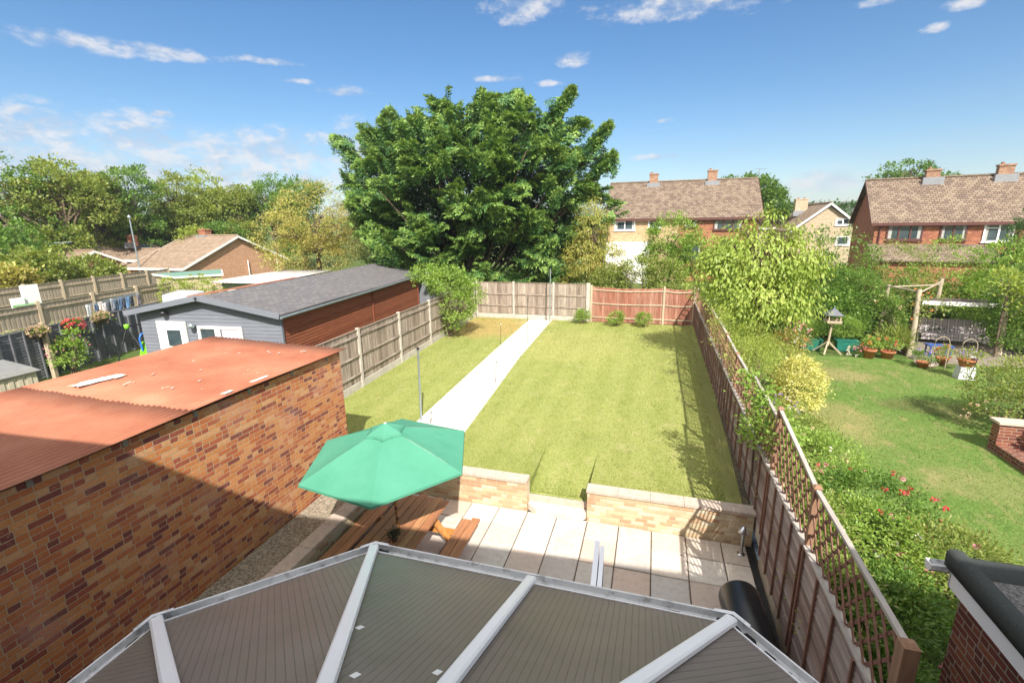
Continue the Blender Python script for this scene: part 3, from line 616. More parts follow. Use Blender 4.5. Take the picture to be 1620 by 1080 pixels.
# gutter, an open trough swept round the eaves
outl = [A0, A_, B_, C_, D_, D0]; ctr = Vector((XC, 1.5, EZ))
def offs(i, dist, z):
    p = outl[i]; ns = []
    for j in (i-1, i):
        if 0 <= j < len(outl)-1:
            d = (outl[j+1]-outl[j]).normalized(); n = Vector((-d.y, d.x, 0)); n = n if n.dot(p-ctr) > 0 else -n; ns.append(n)
    if len(ns) == 1: q = p+ns[0]*dist
    else: b = (ns[0]+ns[1]).normalized(); q = p+b*(dist/b.dot(ns[0]))
    return Vector((q.x, q.y, EZ+z))
prof = [(-.02, .012), (-.012, -.005), (.0, -.06), (.03, -.085), (.075, -.085), (.10, -.06), (.106, .0), (.118, .004), (.118, -.02), (.112, -.07), (.08, -.10), (.02, -.10), (-.02, -.07)]
gut_m = m_plain('gutter_white', (.72,.73,.73), .35, 0, .1, 4, dirt=(.30,.29,.28))
g = MB(); k = len(prof)
for i in range(len(outl)-1):
    v1 = [offs(i, *p) for p in prof]; v2 = [offs(i+1, *p) for p in prof]
    g.add(v1+v2, [(j, (j+1) % k, (j+1) % k+k, j+k) for j in range(k)])
gt = g.build('gutter', gut_m, co)
grime = m_plain('gutter_grime', (.02,.018,.016), 1, 0, .3, 30)
g = MB(); rr = random.Random(6)
for i, spread in ((2, .55), (3, .5), (1, .2)):
    for k_ in range(60):
        t = abs(rr.gauss(0, spread)); j = i+rr.choice((-1, 1)); d = (outl[j]-outl[i]).normalized() if 0 <= j < 6 else Vector((1, 0, 0))
        if t > 1.0: continue
        q = offs(i, rr.uniform(.02, .085), -.085); p = q+d*t; s_ = rr.uniform(.006, .032)*(1.2-t); e1 = d*s_*2.4; e2 = Vector((-d.y, d.x, 0))*s_*.8
        g.hexa([p-e1-e2, p+e1-e2, p+e1+e2, p-e1+e2], [p-e1*.5-e2*.5+Vector((0, 0, s_)), p+e1*.6-e2*.5+Vector((0, 0, s_)), p+e1*.5+e2*.5+Vector((0, 0, s_)), p-e1*.5+e2*.5+Vector((0, 0, s_))])
g.build('moss', grime, gt)['kind'] = 'stuff'
for i in (1, 2, 3, 4):   # gutter corner joints
    g = MB()
    for s in (-1, 1):
        j = i+s; d = (outl[j]-outl[i]).normalized()
        pr2 = [(.09, .012), (.126, .012), (.126, -.08), (.09, -.11), (.0, -.108), (.0, -.102), (.085, -.1), (.118, -.07), (.118, .006), (.09, .006)]
        v1 = [offs(i, *p) for p in pr2]; v2 = [q+d*.16 for q in v1]; k = len(pr2)
        g.add(v1+v2, [(a, (a+1) % k, (a+1) % k+k, a+k) for a in range(k)]+[tuple(range(k, 2*k))])
    g.build('gutter_joint', gut_m, gt)
# top flashing strip on the roof panel edge
g = MB()
for i in range(len(outl)-1):
    v1 = [offs(i, *p) for p in ((-.035, .012), (-.012, .004), (-.012, .016), (-.035, .026))]; v2 = [offs(i+1, *p) for p in ((-.035, .012), (-.012, .004), (-.012, .016), (-.035, .026))]
    g.add(v1+v2, [(j, (j+1) % 4, (j+1) % 4+4, j+4) for j in range(4)])
g.build('eaves_trim', white_m, co)
# stickers on the panes
fn = Vector((0, math.sin(math.radians(25)), math.cos(math.radians(25)))); fs_ = Vector((1, 0, 0)); fu_ = Vector((0, -math.cos(math.radians(25)), math.sin(math.radians(25))))
for (sx2, sy2) in ((-1.77, 2.22), (-1.46, 1.75), (-1.07, 1.97)):
    g = MB(); z = EZ+(3.70-sy2)*math.tan(math.radians(25)); p = Vector((sx2, sy2, z))+fn*.003
    a1 = (fs_*.9+fu_*.2)*.022; a2 = (fu_*.9-fs_*.2)*.03; g.poly([p-a1-a2, p+a1-a2, p+a1+a2, p-a1+a2], .002, fn); g.build('sticker', white_p, co)
# walls and windows below the eaves
ins = [offs(i, -.10, -EZ) for i in range(6)]
for i in range(5):
    a = ins[i]; b = ins[i+1]; d = (b-a).normalized(); n = Vector((d.y, -d.x, 0)); n = n if n.dot((a+b)/2-ctr) > 0 else -n
    isdoor = (i == 2)
    if isdoor:
        d1 = Vector((-1.6, a.y, 0)); d2 = Vector((-.36, a.y, 0)); runs = [(a, d1), (d2, b)]
    else: runs = [(a, b)]
    for (p, q) in runs:
        g = MB(); p0 = Vector((p.x, p.y, .27)); q0 = Vector((q.x, q.y, .27)); g.beam(p0, q0, .2, .60); g.build('dwarf_wall', brick_buff, co)
        nwin = max(1, round((q-p).length/.8)); L = (q-p).length
        for w_ in range(nwin):
            s0 = Vector((p.x, p.y, 0))+d*(L*w_/nwin); s1 = Vector((p.x, p.y, 0))+d*(L*(w_+1)/nwin)
            g = MB()
            for zz in (.60, 2.26): g.beam(s0+Vector((0, 0, zz)), s1+Vector((0, 0, zz)), .07, .06)
            for s2 in (s0+d*.03, s1-d*.03): g.beam(s2+Vector((0, 0, .63)), s2+Vector((0, 0, 2.23)), .06, .07, (d.x, d.y, 0))
            wn_ = g.build('window', white_m, co)
            g = MB(); g.beam(s0+d*.06+Vector((0, 0, 1.43)), s1-d*.06+Vector((0, 0, 1.43)), .02, 1.6); g.build('pane', blueglass, wn_)
g = MB()
for x in (-1.3, -.37):
    g.beam((-.40, 3.66, .0), (-.40, 3.66, .01), .01, .01) if False else None
dr = Vector((-.375, 3.66, 0)); dd_ = Vector((-.055, 1.08, 0)); dn = Vector((1, .05, 0)).normalized()
g = MB()
for z in (.10, 2.16): g.beam(dr+Vector((0, 0, z)), dr+dd_+Vector((0, 0, z)), .055, .10)
for t in (.0, .95): p = dr+dd_*t+dd_*.025; g.beam(p+Vector((0, 0, .15)), p+Vector((0, 0, 2.11)), .055, .09, (dd_.x, dd_.y, 0))
do = g.build('door', white_m, co)
g = MB(); g.beam(dr+dd_*.06+Vector((0, 0, 1.13)), dr+dd_*.94+Vector((0, 0, 1.13)), .022, 1.96); g.build('pane', blueglass, do)
g = MB(); p = dr+dd_*.95+Vector((.05, 0, 1.05)); g.beam(p, p-dd_*.1, .02, .02); g.build('handle', steel, do)
# second leaf folded back behind the first
dr2 = dr+Vector((.060, 0, 0)); g = MB()
for z in (.10, 2.16): g.beam(dr2+Vector((0, 0, z)), dr2+dd_*.93+Vector((0, 0, z)), .045, .10)
for t in (.0, .87): p = dr2+dd_*t+dd_*.025; g.beam(p+Vector((0, 0, .15)), p+Vector((0, 0, 2.11)), .045, .09, (dd_.x, dd_.y, 0))
do2 = g.build('door', white_m, co)
g = MB(); g.beam(dr2+dd_*.06+Vector((0, 0, 1.13)), dr2+dd_*.86+Vector((0, 0, 1.13)), .02, 1.96); g.build('pane', blueglass, do2)
# ---------------- neighbour's flat roofed extension at the lower right ----------------
ex = thing('brick_extension', (5, 2.3, .4), 'dark brick extension with a black felt flat roof at the right edge', 'extension')
g = MB(); g.box(3.02, 7.4, -.3, 4.86, .3, 2.30); g.build('wall', brick_dark, ex)
g = MB(); g.box(2.945, 2.965, -.3, 4.93, 2.24, 2.50); g.box(2.945, 7.5, 4.92, 4.94, 2.24, 2.50); g.build('fascia', white_m, ex)
g = MB(); g.box(2.92, 7.5, -.3, 4.98, 2.48, 2.54); g.build('roof', felt_chip, ex)
g = MB(); pts = [(2.93, -.3, 2.56), (2.93, 4.95, 2.56), (7.5, 4.95, 2.56)]
pr = [(-.05, -.10), (-.055, .04), (-.03, .075), (.03, .08), (.09, .055), (.16, -.01), (.16, -.05)]
def kerb(p, q, n):
    v1 = [Vector(p)+Vector(n)*a+Vector((0, 0, b)) for a, b in pr]; v2 = [Vector(q)+Vector(n)*a+Vector((0, 0, b)) for a, b in pr]; k = len(pr)
    g.add(v1+v2, [(j, (j+1) % k, (j+1) % k+k, j+k) for j in range(k)], True)
kerb((2.96, -.3, 2.53), (2.96, 4.99, 2.53), (1, 0, 0)); g.build('roof_kerb', felt_m, ex)
g = MB(); pr = [(-.02, -.06), (-.02, .01), (.03, .03), (.3, .015), (.3, -.03)]; kerb((2.93, 4.97, 2.53), (7.5, 4.97, 2.53), (0, -1, 0)); g.build('roof_kerb', felt_m, ex)
g = MB(); pr2 = [(0, 0), (0, -.05), (.03, -.085), (.08, -.085), (.11, -.05), (.115, .0), (.11, .0), (.1, -.045), (.075, -.075), (.035, -.075), (.008, -.045), (.008, 0)]
v1 = [(2.80, 4.955+a, 2.42+b) for a, b in pr2]; v2 = [(7.5, 4.955+a, 2.42+b) for a, b in pr2]; k = len(pr2)
g.add(v1+v2, [(j, (j+1) % k, (j+1) % k+k, j+k) for j in range(k)]); g.poly([(2.80, 4.955+a, 2.42+b) for a, b in pr2[:6]], .006, (1, 0, 0)); g.build('gutter', gut_m, ex)
# ---------------- close board fences ----------------
def board_fence(name, label, posts, zb, hgt, mats, gravel=True, rail_side=-1, rails=(.25, .95, 1.62), postmat=None, post_w=.10, group=None, bow=0, post_h=.05, cap=False, thick_first=None):
    c = Vector(((posts[0][0]+posts[-1][0])/2, (posts[0][1]+posts[-1][1])/2, zb)); r = thing(name, c, label, 'fence', group)
    rng = random.Random(len(label)); postmat = postmat or concrete
    for i, p in enumerate(posts):
        g = MB(); w = post_w if not (thick_first is not None and i == thick_first) else post_w*1.9
        g.beam((p[0], p[1], zb-.1), (p[0], p[1], zb+hgt+post_h), w, post_w, (0, 1, 0)); g.build('post', postmat, r)
    for i in range(len(posts)-1):
        a = Vector((*posts[i], zb)); b = Vector((*posts[i+1], zb)); d = (b-a).normalized(); n = Vector((d.y, -d.x, 0))*rail_side; L = (b-a).length
        m = mats[i % len(mats)]; z0 = .30 if gravel else .05; H_ = hgt
        g = MB(); x = post_w/2; k = 0
        while x < L-post_w/2-.02:
            w = min(.105+rng.uniform(-.008, .008), L-post_w/2-x); off = n*(-.012-(.008 if k % 2 else 0)); bw = bow*math.sin(math.pi*x/L)
            g.beam(a+d*(x+w/2)+off+Vector((0, 0, z0)), a+d*(x+w/2)+off+Vector((0, 0, H_-.03+rng.uniform(-.012, .012)+bw)), w+.012, .014, n); x += w; k += 1
        g.build('boards', m, r)
        for zr in rails:
            g = MB(); q = n*.018; s = 7
            for j in range(s):
                t0 = j/s; t1 = (j+1)/s; h0 = bow*math.sin(math.pi*t0)*zr/2; h1 = bow*math.sin(math.pi*t1)*zr/2
                g.beam(a+d*(post_w/2+(L-post_w)*t0)+q+Vector((0, 0, zr+h0)), a+d*(post_w/2+(L-post_w)*t1)+q+Vector((0, 0, zr+h1)), .035, .05)
            g.build('rail', m if not cap else W_pale, r)
        if gravel: g = MB(); g.beam(a+d*post_w/2+Vector((0, 0, .13)), b-d*post_w/2+Vector((0, 0, .13)), .045, .30); g.build('gravel_board', concrete, r)
        g = MB(); g.beam(a+d*post_w/2+Vector((0, 0, H_-.005+0)), b-d*post_w/2+Vector((0, 0, H_-.005)), .05, .02) if bow == 0 else None
        if bow == 0: g.build('capping', m, r)
    return r
lx = lambda y: -9.02-(y-12.8)*.052
board_fence('board_fence', 'weathered grey board fence with concrete posts on the left of the lawn', [(lx(y), y) for y in (6.9, 9.85, 12.8, 15.65, 18.55, 21.45, 24.9)], .5, 2.0, [W_silver], rail_side=1, rails=(.55, 1.15, 1.8))
board_fence('board_fence', 'grey board fence bays behind the end of the white path', [(-9.58, 25.2), (-7.38, 25.2), (-5.11, 25.2), (-3.22, 25.2)], .5, 2.07, [W_silver], rail_side=1, rails=(.75, 1.4), thick_first=3)
board_fence('board_fence', 'red brown curved top board fence at the far end of the lawn', [(-3.05, 25.2), (.66, 25.2), (2.12, 25.2)], .5, 1.96, [W_redbr], gravel=False, rail_side=1, rails=(.3, 1.05, 1.78), postmat=W_pale, bow=-.07, cap=True)
# ---------------- right hand waney fence with trellis ----------------
fx = lambda y: 2.03+.008*(y-5)
fr_ = thing('trellis_fence', (fx(13), 13, .2), 'long brown lap panel fence topped with diamond trellis on the right of the lawn', 'fence')
secs = [(3.62, 5.85, 2.58, 2.60, 1.82, .10), (5.85, 7.80, 2.60, 2.84, 1.78, .12), (7.80, 10.15, 2.68, 2.72, 1.74, .45), (10.15, 12.0, 2.60, 2.60, 1.74, .45), (12.0, 13.9, 2.60, 2.64, 1.72, .45), (13.9, 15.9, 2.66, 2.68, 1.72, .45), (15.9, 17.8, 2.66, 2.66, 1.72, .45), (17.8, 19.7, 2.62, 2.62, 1.72, .45), (19.7, 21.6, 2.6, 2.6, 1.72, .45), (21.6, 23.5, 2.58, 2.58, 1.72, .45), (23.5, 25.2, 2.55, 2.55, 1.72, .45)]
rng = random.Random(12)
def P3(y, z, dx=0): return Vector((fx(y)+dx, y, z))
for i, (ya, yb, ta, tb, pz, bz) in enumerate(secs):
    g = MB(); hz = max(ta, secs[i-1][3] if i else ta)
    g.beam(P3(ya, bz-.15), P3(ya, hz+.03), .075 if i else .11, .075 if i else .11, (0, 1, 0))
    ps = g.build('post', W_post, fr_)
    g = MB(); g.hexa([P3(ya-.05, hz+.03, -.05), P3(ya-.05, hz+.03, .05), P3(ya+.05, hz+.03, .05), P3(ya+.05, hz+.03, -.05)], [P3(ya-.02, hz+.06, -.02), P3(ya-.02, hz+.06, .02), P3(ya+.02, hz+.06, .02), P3(ya+.02, hz+.06, -.02)]); g.build('post_cap', W_post, ps)
    # lap boards (horizontal, wavy edge)
    g = MB(); z = bz+.14; k = 0; a = ya+.04; b = yb-.04
    while z < pz-.03:
        hgt = .098; N_ = 10; ph = rng.uniform(0, 6)
        for j in range(N_):
            y0 = a+(b-a)*j/N_; y1 = a+(b-a)*(j+1)/N_; e0 = .007*math.sin(ph+y0*5); e1 = .007*math.sin(ph+y1*5)
            g.hexa([P3(y0, z+e0, -.028), P3(y0, z+e0, -.012), P3(y1, z+e1, -.012), P3(y1, z+e1, -.028)], [P3(y0, z+hgt+.02, -.004), P3(y0, z+hgt+.02, .004), P3(y1, z+hgt+.02, .004), P3(y1, z+hgt+.02, -.004)]) if False else None
        vs = []
        for j in range(N_+1):
            y0 = a+(b-a)*j/N_; e0 = .008*math.sin(ph+y0*5)+.004*math.sin(ph+y0*13)
            vs += [P3(y0, z+e0, -.046), P3(y0, min(z+hgt+.018, pz), -.012), P3(y0, min(z+hgt+.018, pz), .006), P3(y0, z+e0, -.030)]
        g.add(vs, [(j*4+q, (j+1)*4+q, (j+1)*4+(q+1) % 4, j*4+(q+1) % 4) for j in range(N_) for q in range(4)])
        z += hgt-.018
    g.build('lap_boards', W_waney, fr_)
    nb = 4 if yb-ya > 1.9 else 3
    for j in range(0, nb+1):
        y = a+.02+(b-a-.04)*j/nb; g = MB(); g.beam(P3(y, bz+.12, -.060), P3(y, pz, -.060), .032, .024, (1, 0, 0)); g.build('batten', W_batten, fr_)
    g = MB(); g.box(fx(ya)-.05, fx(ya)+.03, a, b, pz+.002, pz+.035); g.build('panel_rail', W_cap, fr_)
    g = MB(); g.box(fx(ya)-.022, fx(ya)+.022, a-.02, b+.02, bz-.2, bz+.13); g.build('gravel_board', concrete if i > 1 else post_grey, fr_)
    # trellis frame + diagonal lattice, clipped to the panel
    g = MB(); g.beam(P3(ya+.03, ta, 0), P3(yb-.03, tb, 0), .05, .036); g.build('trellis_rail', W_cap, fr_)
    g = MB(); z0 = pz+.035; sp = .235 if i > 0 else .22
    top = lambda y: ta+(tb-ta)*(y-ya)/(yb-ya)-.02
    for sgn, dx in ((1, -.012), (-1, .006)):
        c = -3.0
        while c < (yb-ya)+3.0:
            # line: y = ya+c+sgn*(z-z0)*0.75
            pts = []
            zz = z0
            while zz <= 3.0:
                y = ya+c+sgn*(zz-z0)*.80
                if a <= y <= b and zz <= top(y): pts.append((y, zz))
                zz += .02
            if len(pts) > 2: g.beam(P3(pts[0][0], pts[0][1], dx), P3(pts[-1][0], pts[-1][1], dx), .011, .034)
            c += sp
    g.build('trellis', W_batten if i < 4 else W_post, fr_)
g = MB(); g.beam(P3(25.25, .3), P3(25.25, 2.6), .08, .08, (0, 1, 0)); g.build('post', W_post, fr_)
g = MB(); g.box(1.90, 1.985, -.2, 8.26, -.03, .012); dr_ = tag(g.build('drain_channel', blackm), 'thin black drainage strip between the patio slabs and the brown fence', 'drain')
# ---------------- clothes posts and stakes ----------------
def cpost(x, y, z0, z1, label, r=.028):
    t = thing('clothes_post', (x, y, z0), label, 'clothes post', 'metal clothes line posts')
    g = MB(); g.tube([(x, y, z0), (x+.02, y, z0+(z1-z0)*.5), (x+.04, y, z1)], [r, r, r*.8], 10); g.build('pole', galv, t)
    g = MB(); g.tube([(x+.04, y, z1-.02), (x+.04, y, z1+.04)], r*1.25, 10); g.build('cap', blackm, t)
    g = MB(); g.beam((x-.05, y, z1-.22), (x+.11, y, z1-.22), .02, .02); g.build('hook', galv, t)
cpost(-5.83, 10.75, .55, 2.58, 'pale blue metal clothes post rising just behind the green parasol')
cpost(-5.17, 24.45, .55, 3.45, 'tall metal clothes post by the far end of the white path', .03)
for (x, y, z1, lb) in ((-6.27, 19.22, 1.45, 'thin garden stake with a pale top left of the white path'), (-5.12, 19.5, 2.6, 'tall thin stake at the right edge of the white path'), (-4.86, 14.28, 1.25, 'short thin dark stake halfway along the white path'), (-5.5, 10.64, .85, 'short dark stake beside the parasol at the near end of the path'), (-5.45, 24.9, 2.55, 'dark rod leaning against the grey fence beside the tall clothes post')):
    t = thing('garden_stake', (x, y, .55), lb, 'stake', 'thin garden stakes along the path')
    g = MB(); g.tube([(x, y, .5), (x+.03, y+.02, z1)], .009, 6); g.build('cane', darkmetal, t)
    g = MB(); g.lathe([(.001, 0), (.022, .015), (.022, .035), (.001, .05)], (x+.03, y+.02, z1-.01), 8); g.build('cane_top', white_p if 'pale' in lb else darkmetal, t)
# ---------------- bird table ----------------
bt = thing('bird_table', (7.08, 21.45, .42), 'rustic wooden bird table with a grey pitched roof in the neighbouring garden', 'bird table')
bx, by = 7.06, 21.45
g = MB(); g.tube([(bx-.04, by, .75), (bx, by, 1.72)], .045, 8); g.build('post', W_pale, bt)
for a in (.4, 2.5, 4.3, 5.8):
    g = MB(); g.beam((bx-.04, by, .92), (bx-.04+.52*math.cos(a), by+.45*math.sin(a), .44), .05, .05); g.build('leg', W_pale, bt)
g = MB(); g.box(bx-.24, bx+.26, by-.24, by+.24, 1.70, 1.74)
for s in (-1, 1): g.box(bx-.25, bx+.27, by+s*.24-.012, by+s*.24+.012, 1.741, 1.80); g.box(bx+.01+s*.25-.012, bx+.01+s*.25+.012, by-.226, by+.226, 1.741, 1.80)
g.build('tray', W_pale, bt)
g = MB()
for sx2 in (-1, 1):
    for sy2 in (-1, 1): g = MB(); g.box(bx+.01+sx2*.2-.018, bx+.01+sx2*.2+.018, by+sy2*.2-.018, by+sy2*.2+.018, 1.801, 2.02); g.build('roof_post', W_pale, bt)
g = MB(); tp = (bx+.01, by, 2.30); q = [(bx+.01+sx2*.29, by+sy2*.29, 2.02) for sx2, sy2 in ((-1,-1),(1,-1),(1,1),(-1,1))]
g.add(q+[tp], [(0,1,4),(1,2,4),(2,3,4),(3,0,4),(3,2,1,0)]); g.lathe([(.03, 0), (.02, .06), (.001, .08)], (bx+.01, by, 2.28), 8); g.build('roof', m_plain('slate_grey', (.12,.125,.15), .7, 0, .2, 10), bt)
# ---------------- flower materials ----------------
L_bright = m_leaf('leaf_bright', [(.15,.26,.04),(.26,.40,.07),(.36,.48,.11),(.20,.32,.05)])
L_cherry = m_leaf('leaf_cherry', [(.22,.32,.05),(.36,.45,.09),(.48,.54,.15),(.30,.40,.07),(.40,.48,.11)], .4)
L_mid = m_leaf('leaf_mid', [(.08,.16,.03),(.14,.26,.045),(.22,.35,.07),(.11,.20,.035)])
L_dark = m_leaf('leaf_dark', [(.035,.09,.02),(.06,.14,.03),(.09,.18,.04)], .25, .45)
L_olive = m_leaf('leaf_olive', [(.17,.24,.05),(.26,.34,.07),(.34,.40,.11),(.21,.27,.06),(.38,.34,.12)])
L_gold = m_leaf('leaf_gold', [(.55,.54,.16),(.66,.63,.24),(.74,.71,.36),(.38,.42,.09),(.62,.58,.18)], .3)
L_yel = m_leaf('leaf_yellowish', [(.40,.40,.10),(.50,.46,.14),(.32,.36,.08),(.54,.44,.18),(.42,.31,.11),(.27,.32,.07)])
L_hebe = m_leaf('leaf_yellowgreen', [(.24,.33,.05),(.34,.42,.08),(.42,.46,.12),(.19,.27,.05)], .35)
L_contip = m_leaf('leaf_conifer_tip', [(.16,.28,.06),(.22,.35,.075),(.28,.40,.10),(.18,.30,.065)], .2, .5)
L_coni = m_leaf('leaf_conifer_inner', [(.015,.045,.012),(.025,.06,.015)], .1, .6)  # inner leaves coloured near black to deepen the shadow gaps
L_con = m_leaf('leaf_conifer', [(.035,.10,.028),(.055,.14,.035),(.085,.19,.045),(.12,.24,.055),(.065,.155,.038)], .15, .5)
L_sumac = m_leaf('leaf_drooping_yellow', [(.30,.33,.06),(.38,.36,.08),(.24,.28,.05),(.42,.30,.09),(.22,.26,.06)], .35)
F_pink = m_leaf('petal_pink', [(.70,.25,.32),(.75,.40,.45),(.62,.18,.25)], .3)
F_red = m_leaf('petal_red', [(.65,.06,.07),(.70,.12,.12),(.72,.2,.25)], .3)
F_white = m_leaf('petal_white', [(.75,.72,.68),(.78,.76,.72)], .3)
F_cream = m_leaf('petal_cream', [(.72,.62,.40),(.70,.55,.35)], .3)
F_purple = m_leaf('petal_purple', [(.35,.22,.58),(.45,.32,.65),(.55,.42,.7)], .3)
F_orange = m_leaf('petal_orange', [(.70,.25,.08),(.72,.35,.12),(.65,.15,.1)], .3)
F_dry = m_leaf('petal_dry', [(.55,.38,.28),(.62,.45,.36),(.45,.3,.2),(.35,.33,.12)], .25)
def flowers(parent, mat, blobs, n, size, seed, per=12, name='blossoms'):
    rng = np.random.default_rng(seed); Cs = []
    for C, R in blobs:
        d = unit(rng.normal(size=(n, 3))*[1, 1, .8]+[-.1, -.25, .45]); Cs.append(np.array(C)+d*np.array(R)*(.92+.2*rng.random((n, 1))))
    Cc = np.repeat(np.concatenate(Cs), per, 0); D = unit(rng.normal(size=Cc.shape)+[0, 0, .3])
    return quads_mesh(name, leaves(Cc+D*size*.15, D, unit(rng.normal(size=Cc.shape)+D), size*.6, size*.55), mat, parent)
def bush(name, loc, blobs, label, cat, mat, nc, nl, L, Wd, seed, group=None, fl=None, stems=True, **kw):
    t = thing(name, loc, label, cat, group)
    foliage('foliage', mat, t, blobs, nc, nl, L, Wd, seed, **kw)
    if stems:
        g = MB(); rr = random.Random(seed)
        for (C, R) in blobs:
            for k in range(5):
                e = Vector(C)+Vector((rr.uniform(-.5, .5)*R[0], rr.uniform(-.5, .5)*R[1], rr.uniform(-.2, .5)*R[2])); s = Vector(loc)+Vector((rr.uniform(-.1, .1), rr.uniform(-.1, .1), -.02))
                g.tube([s, (s+e)/2+Vector((rr.uniform(-.1, .1), rr.uniform(-.1, .1), .08)), e], [.018+.01*R[2], .012+.006*R[2], .004], 5)
        g.build('stem', bark, t)
    for k, f in enumerate(fl or []): flowers(t, f[0], f[1], f[2], f[3], seed+50+k)
    return t
# ---------------- pots and things on the neighbour's terrace edge ----------------
def pot(x, y, r, h, z=.42, mat=None, label='', leaf=None, fl=None, name='plant_pot', seed=1, group='clay pots by the lawn edge', lr=.28, lh=.5, cat='plant pot'):
    t = thing(name, (x, y, z), label, cat, group)
    g = MB(); g.lathe([(.001, 0), (r*.68, 0), (r*.95, h*.82), (r*1.07, h*.82), (r*1.07, h), (r*.93, h), (r*.9, h*.85), (.001, h*.85)], (x, y, z), 16); g.build('pot', mat or terracotta, t)
    foliage('foliage', leaf or L_bright, t, [((x, y, z+h+lh*.4), (lr, lr, lh*.55))], 26, 22, .07, .035, seed, cs=.12, low=-.3)
    if fl: flowers(t, fl, [((x, y, z+h+lh*.45), (lr, lr, lh*.55))], 9, .085, seed+9)
    return t
pot(8.35, 21.05, .22, .36, label='clay pot with a leafy yellow green plant, left of a matching pot', seed=3, fl=F_orange)
pot(9.0, 21.15, .24, .30, label='clay pot with bushy green plant and red flowers near the arbour', seed=4, fl=F_red)
pot(10.55, 20.7, .2, .26, label='low clay pot of orange leaved plants before the blue side table', seed=5, leaf=L_olive, fl=F_orange)
pot(10.35, 18.95, .25, .26, z=.84, label='clay bowl of flowers standing on the white stand by the arches', seed=6, leaf=L_olive, fl=F_purple, lr=.32, lh=.34)
pot(9.7, 20.1, .2, .22, label='shallow pot of purple and white petunias at the terrace corner', seed=7, leaf=L_mid, fl=F_purple, lr=.34, lh=.45)
def trough(x, y, label, seed):
    t = thing('planter_trough', (x, y, .42), label, 'planter', 'green plastic troughs by the bird table')
    g = MB(); g.hexa([(x-.34, y-.16, .42), (x+.34, y-.16, .42), (x+.34, y+.16, .42), (x-.34, y+.16, .42)], [(x-.4, y-.2, .84), (x+.4, y-.2, .84), (x+.4, y+.2, .84), (x-.4, y+.2, .84)])
    g.box(x-.42, x+.42, y-.22, y+.22, .842, .87); g.build('trough', greenpl, t)
    foliage('foliage', L_bright, t, [((x, y, 1.25), (.5, .32, .5))], 60, 30, .12, .012, seed, cs=.18, low=-.4, updir=.8)
trough(6.55, 22.0, 'green plastic trough with grassy plants left of the bird table', 11)
trough(7.9, 22.1, 'green plastic trough overflowing with bright feathery foliage right of the bird table', 12)
bush('flowering_plant', (8.0, 21.25, .42), [((8.0, 21.25, .6), (.3, .25, .25))], 'low pink and white flowers on the bed edge beside the clay pots', 'flowers', L_mid, 20, 20, .06, .03, 13, fl=[(F_pink, [((8.1, 21.2, .65), (.25, .2, .22))], 14, .09), (F_white, [((7.85, 21.2, .6), (.2, .2, .2))], 10, .09)], stems=False, cs=.1)
bush('flowering_plant', (5.9, 21.6, .42), [((5.9, 21.6, .9), (.6, .4, .55))], 'mixed pink and red flowers at the back of the bed left of the bird table', 'flowers', L_olive, 50, 22, .08, .03, 14, fl=[(F_pink, [((5.9, 21.5, 1.1), (.5, .35, .5))], 22, .09), (F_white, [((6.2, 21.4, 1.0), (.4, .3, .4))], 10, .09)], stems=False, cs=.15)
bush('flowering_plant', (9.55, 21.8, .42), [((9.5, 21.9, .9), (.5, .4, .55))], 'spiky dark leaved plant at the foot of the arbour posts', 'plant', L_olive, 30, 26, .35, .03, 15, stems=False, cs=.2, updir=.9)
# arbour
ar = thing('arbour', (11.0, 23.4, .4), 'rustic arbour of tilted round poles over the garden seat', 'arbour')
for (a, b) in (((9.95, 21.7, .38), (10.15, 22.3, 3.0)), ((9.65, 23.9, .38), (9.85, 24.2, 2.95)), ((12.45, 25.9, .38), (12.7, 26.2, 3.05)), ((13.3, 22.6, .38), (13.3, 22.9, 2.6))):
    g = MB(); a = Vector(a); b = Vector(b); g.tube([a, a.lerp(b, .5)+Vector((.03, 0, 0)), b], [.10, .09, .085], 10); g.build('pole', post_grey, ar)
for (a, b) in (((10.1, 22.2, 2.85), (12.65, 26.1, 2.9)), ((9.8, 24.1, 2.85), (12.7, 26.2, 2.75)), ((9.8, 24.1, 2.9), (10.15, 22.3, 2.9))):
    g = MB(); g.tube([a, b], .035, 6); g.build('crossbar', post_grey, ar)
bush('climbing_rose', (9.9, 22.0, .4), [((10.1, 22.2, 2.1), (.5, .4, .8)), ((9.8, 23.8, 2.0), (.6, .4, .9)), ((10.6, 22.6, 2.3), (.6, .4, .5))], 'straggly climbing rose with orange leaf tips winding round the arbour poles', 'climbing plant', L_olive, 70, 14, .09, .05, 16, cs=.22, fl=[(F_orange, [((10.2, 22.2, 2.2), (.5, .4, .8))], 8, .08), (F_cream, [((9.7, 23.6, 1.9), (.5, .4, .8))], 4, .16)])
# swing seat
sw = thing('swing_seat', (12.4, 24.2, .42), 'striped grey cushioned garden swing seat with a white edged canopy', 'swing seat')
stripe, t_, b_ = newmat('striped_cushion'); uvn = N(t_, 'ShaderNodeUVMap').outputs[0]; s_ = N(t_, 'ShaderNodeSeparateXYZ'); LK(t_, uvn, s_.inputs[0])
f_ = MT(t_, 'FRACT', MT(t_, 'DIVIDE', s_.outputs[0], .26)); c = ramp(t_, f_, [(0, (.38,.33,.34)), (.42, (.13,.10,.11)), (.5, (.62,.60,.60)), (.58, (.45,.40,.41)), (.68, (.62,.60,.60)), (.74, (.13,.10,.11)), (.82, (.42,.36,.37))], True)
LK(t_, c, b_.inputs['Base Color']); b_.inputs['Roughness'].default_value = .9
sa = Vector((11.45, 24.3, 0)); sb = Vector((13.75, 24.0, 0)); d_ = (sb-sa).normalized(); n_ = Vector((-d_.y, d_.x, 0))
g = MB(); 
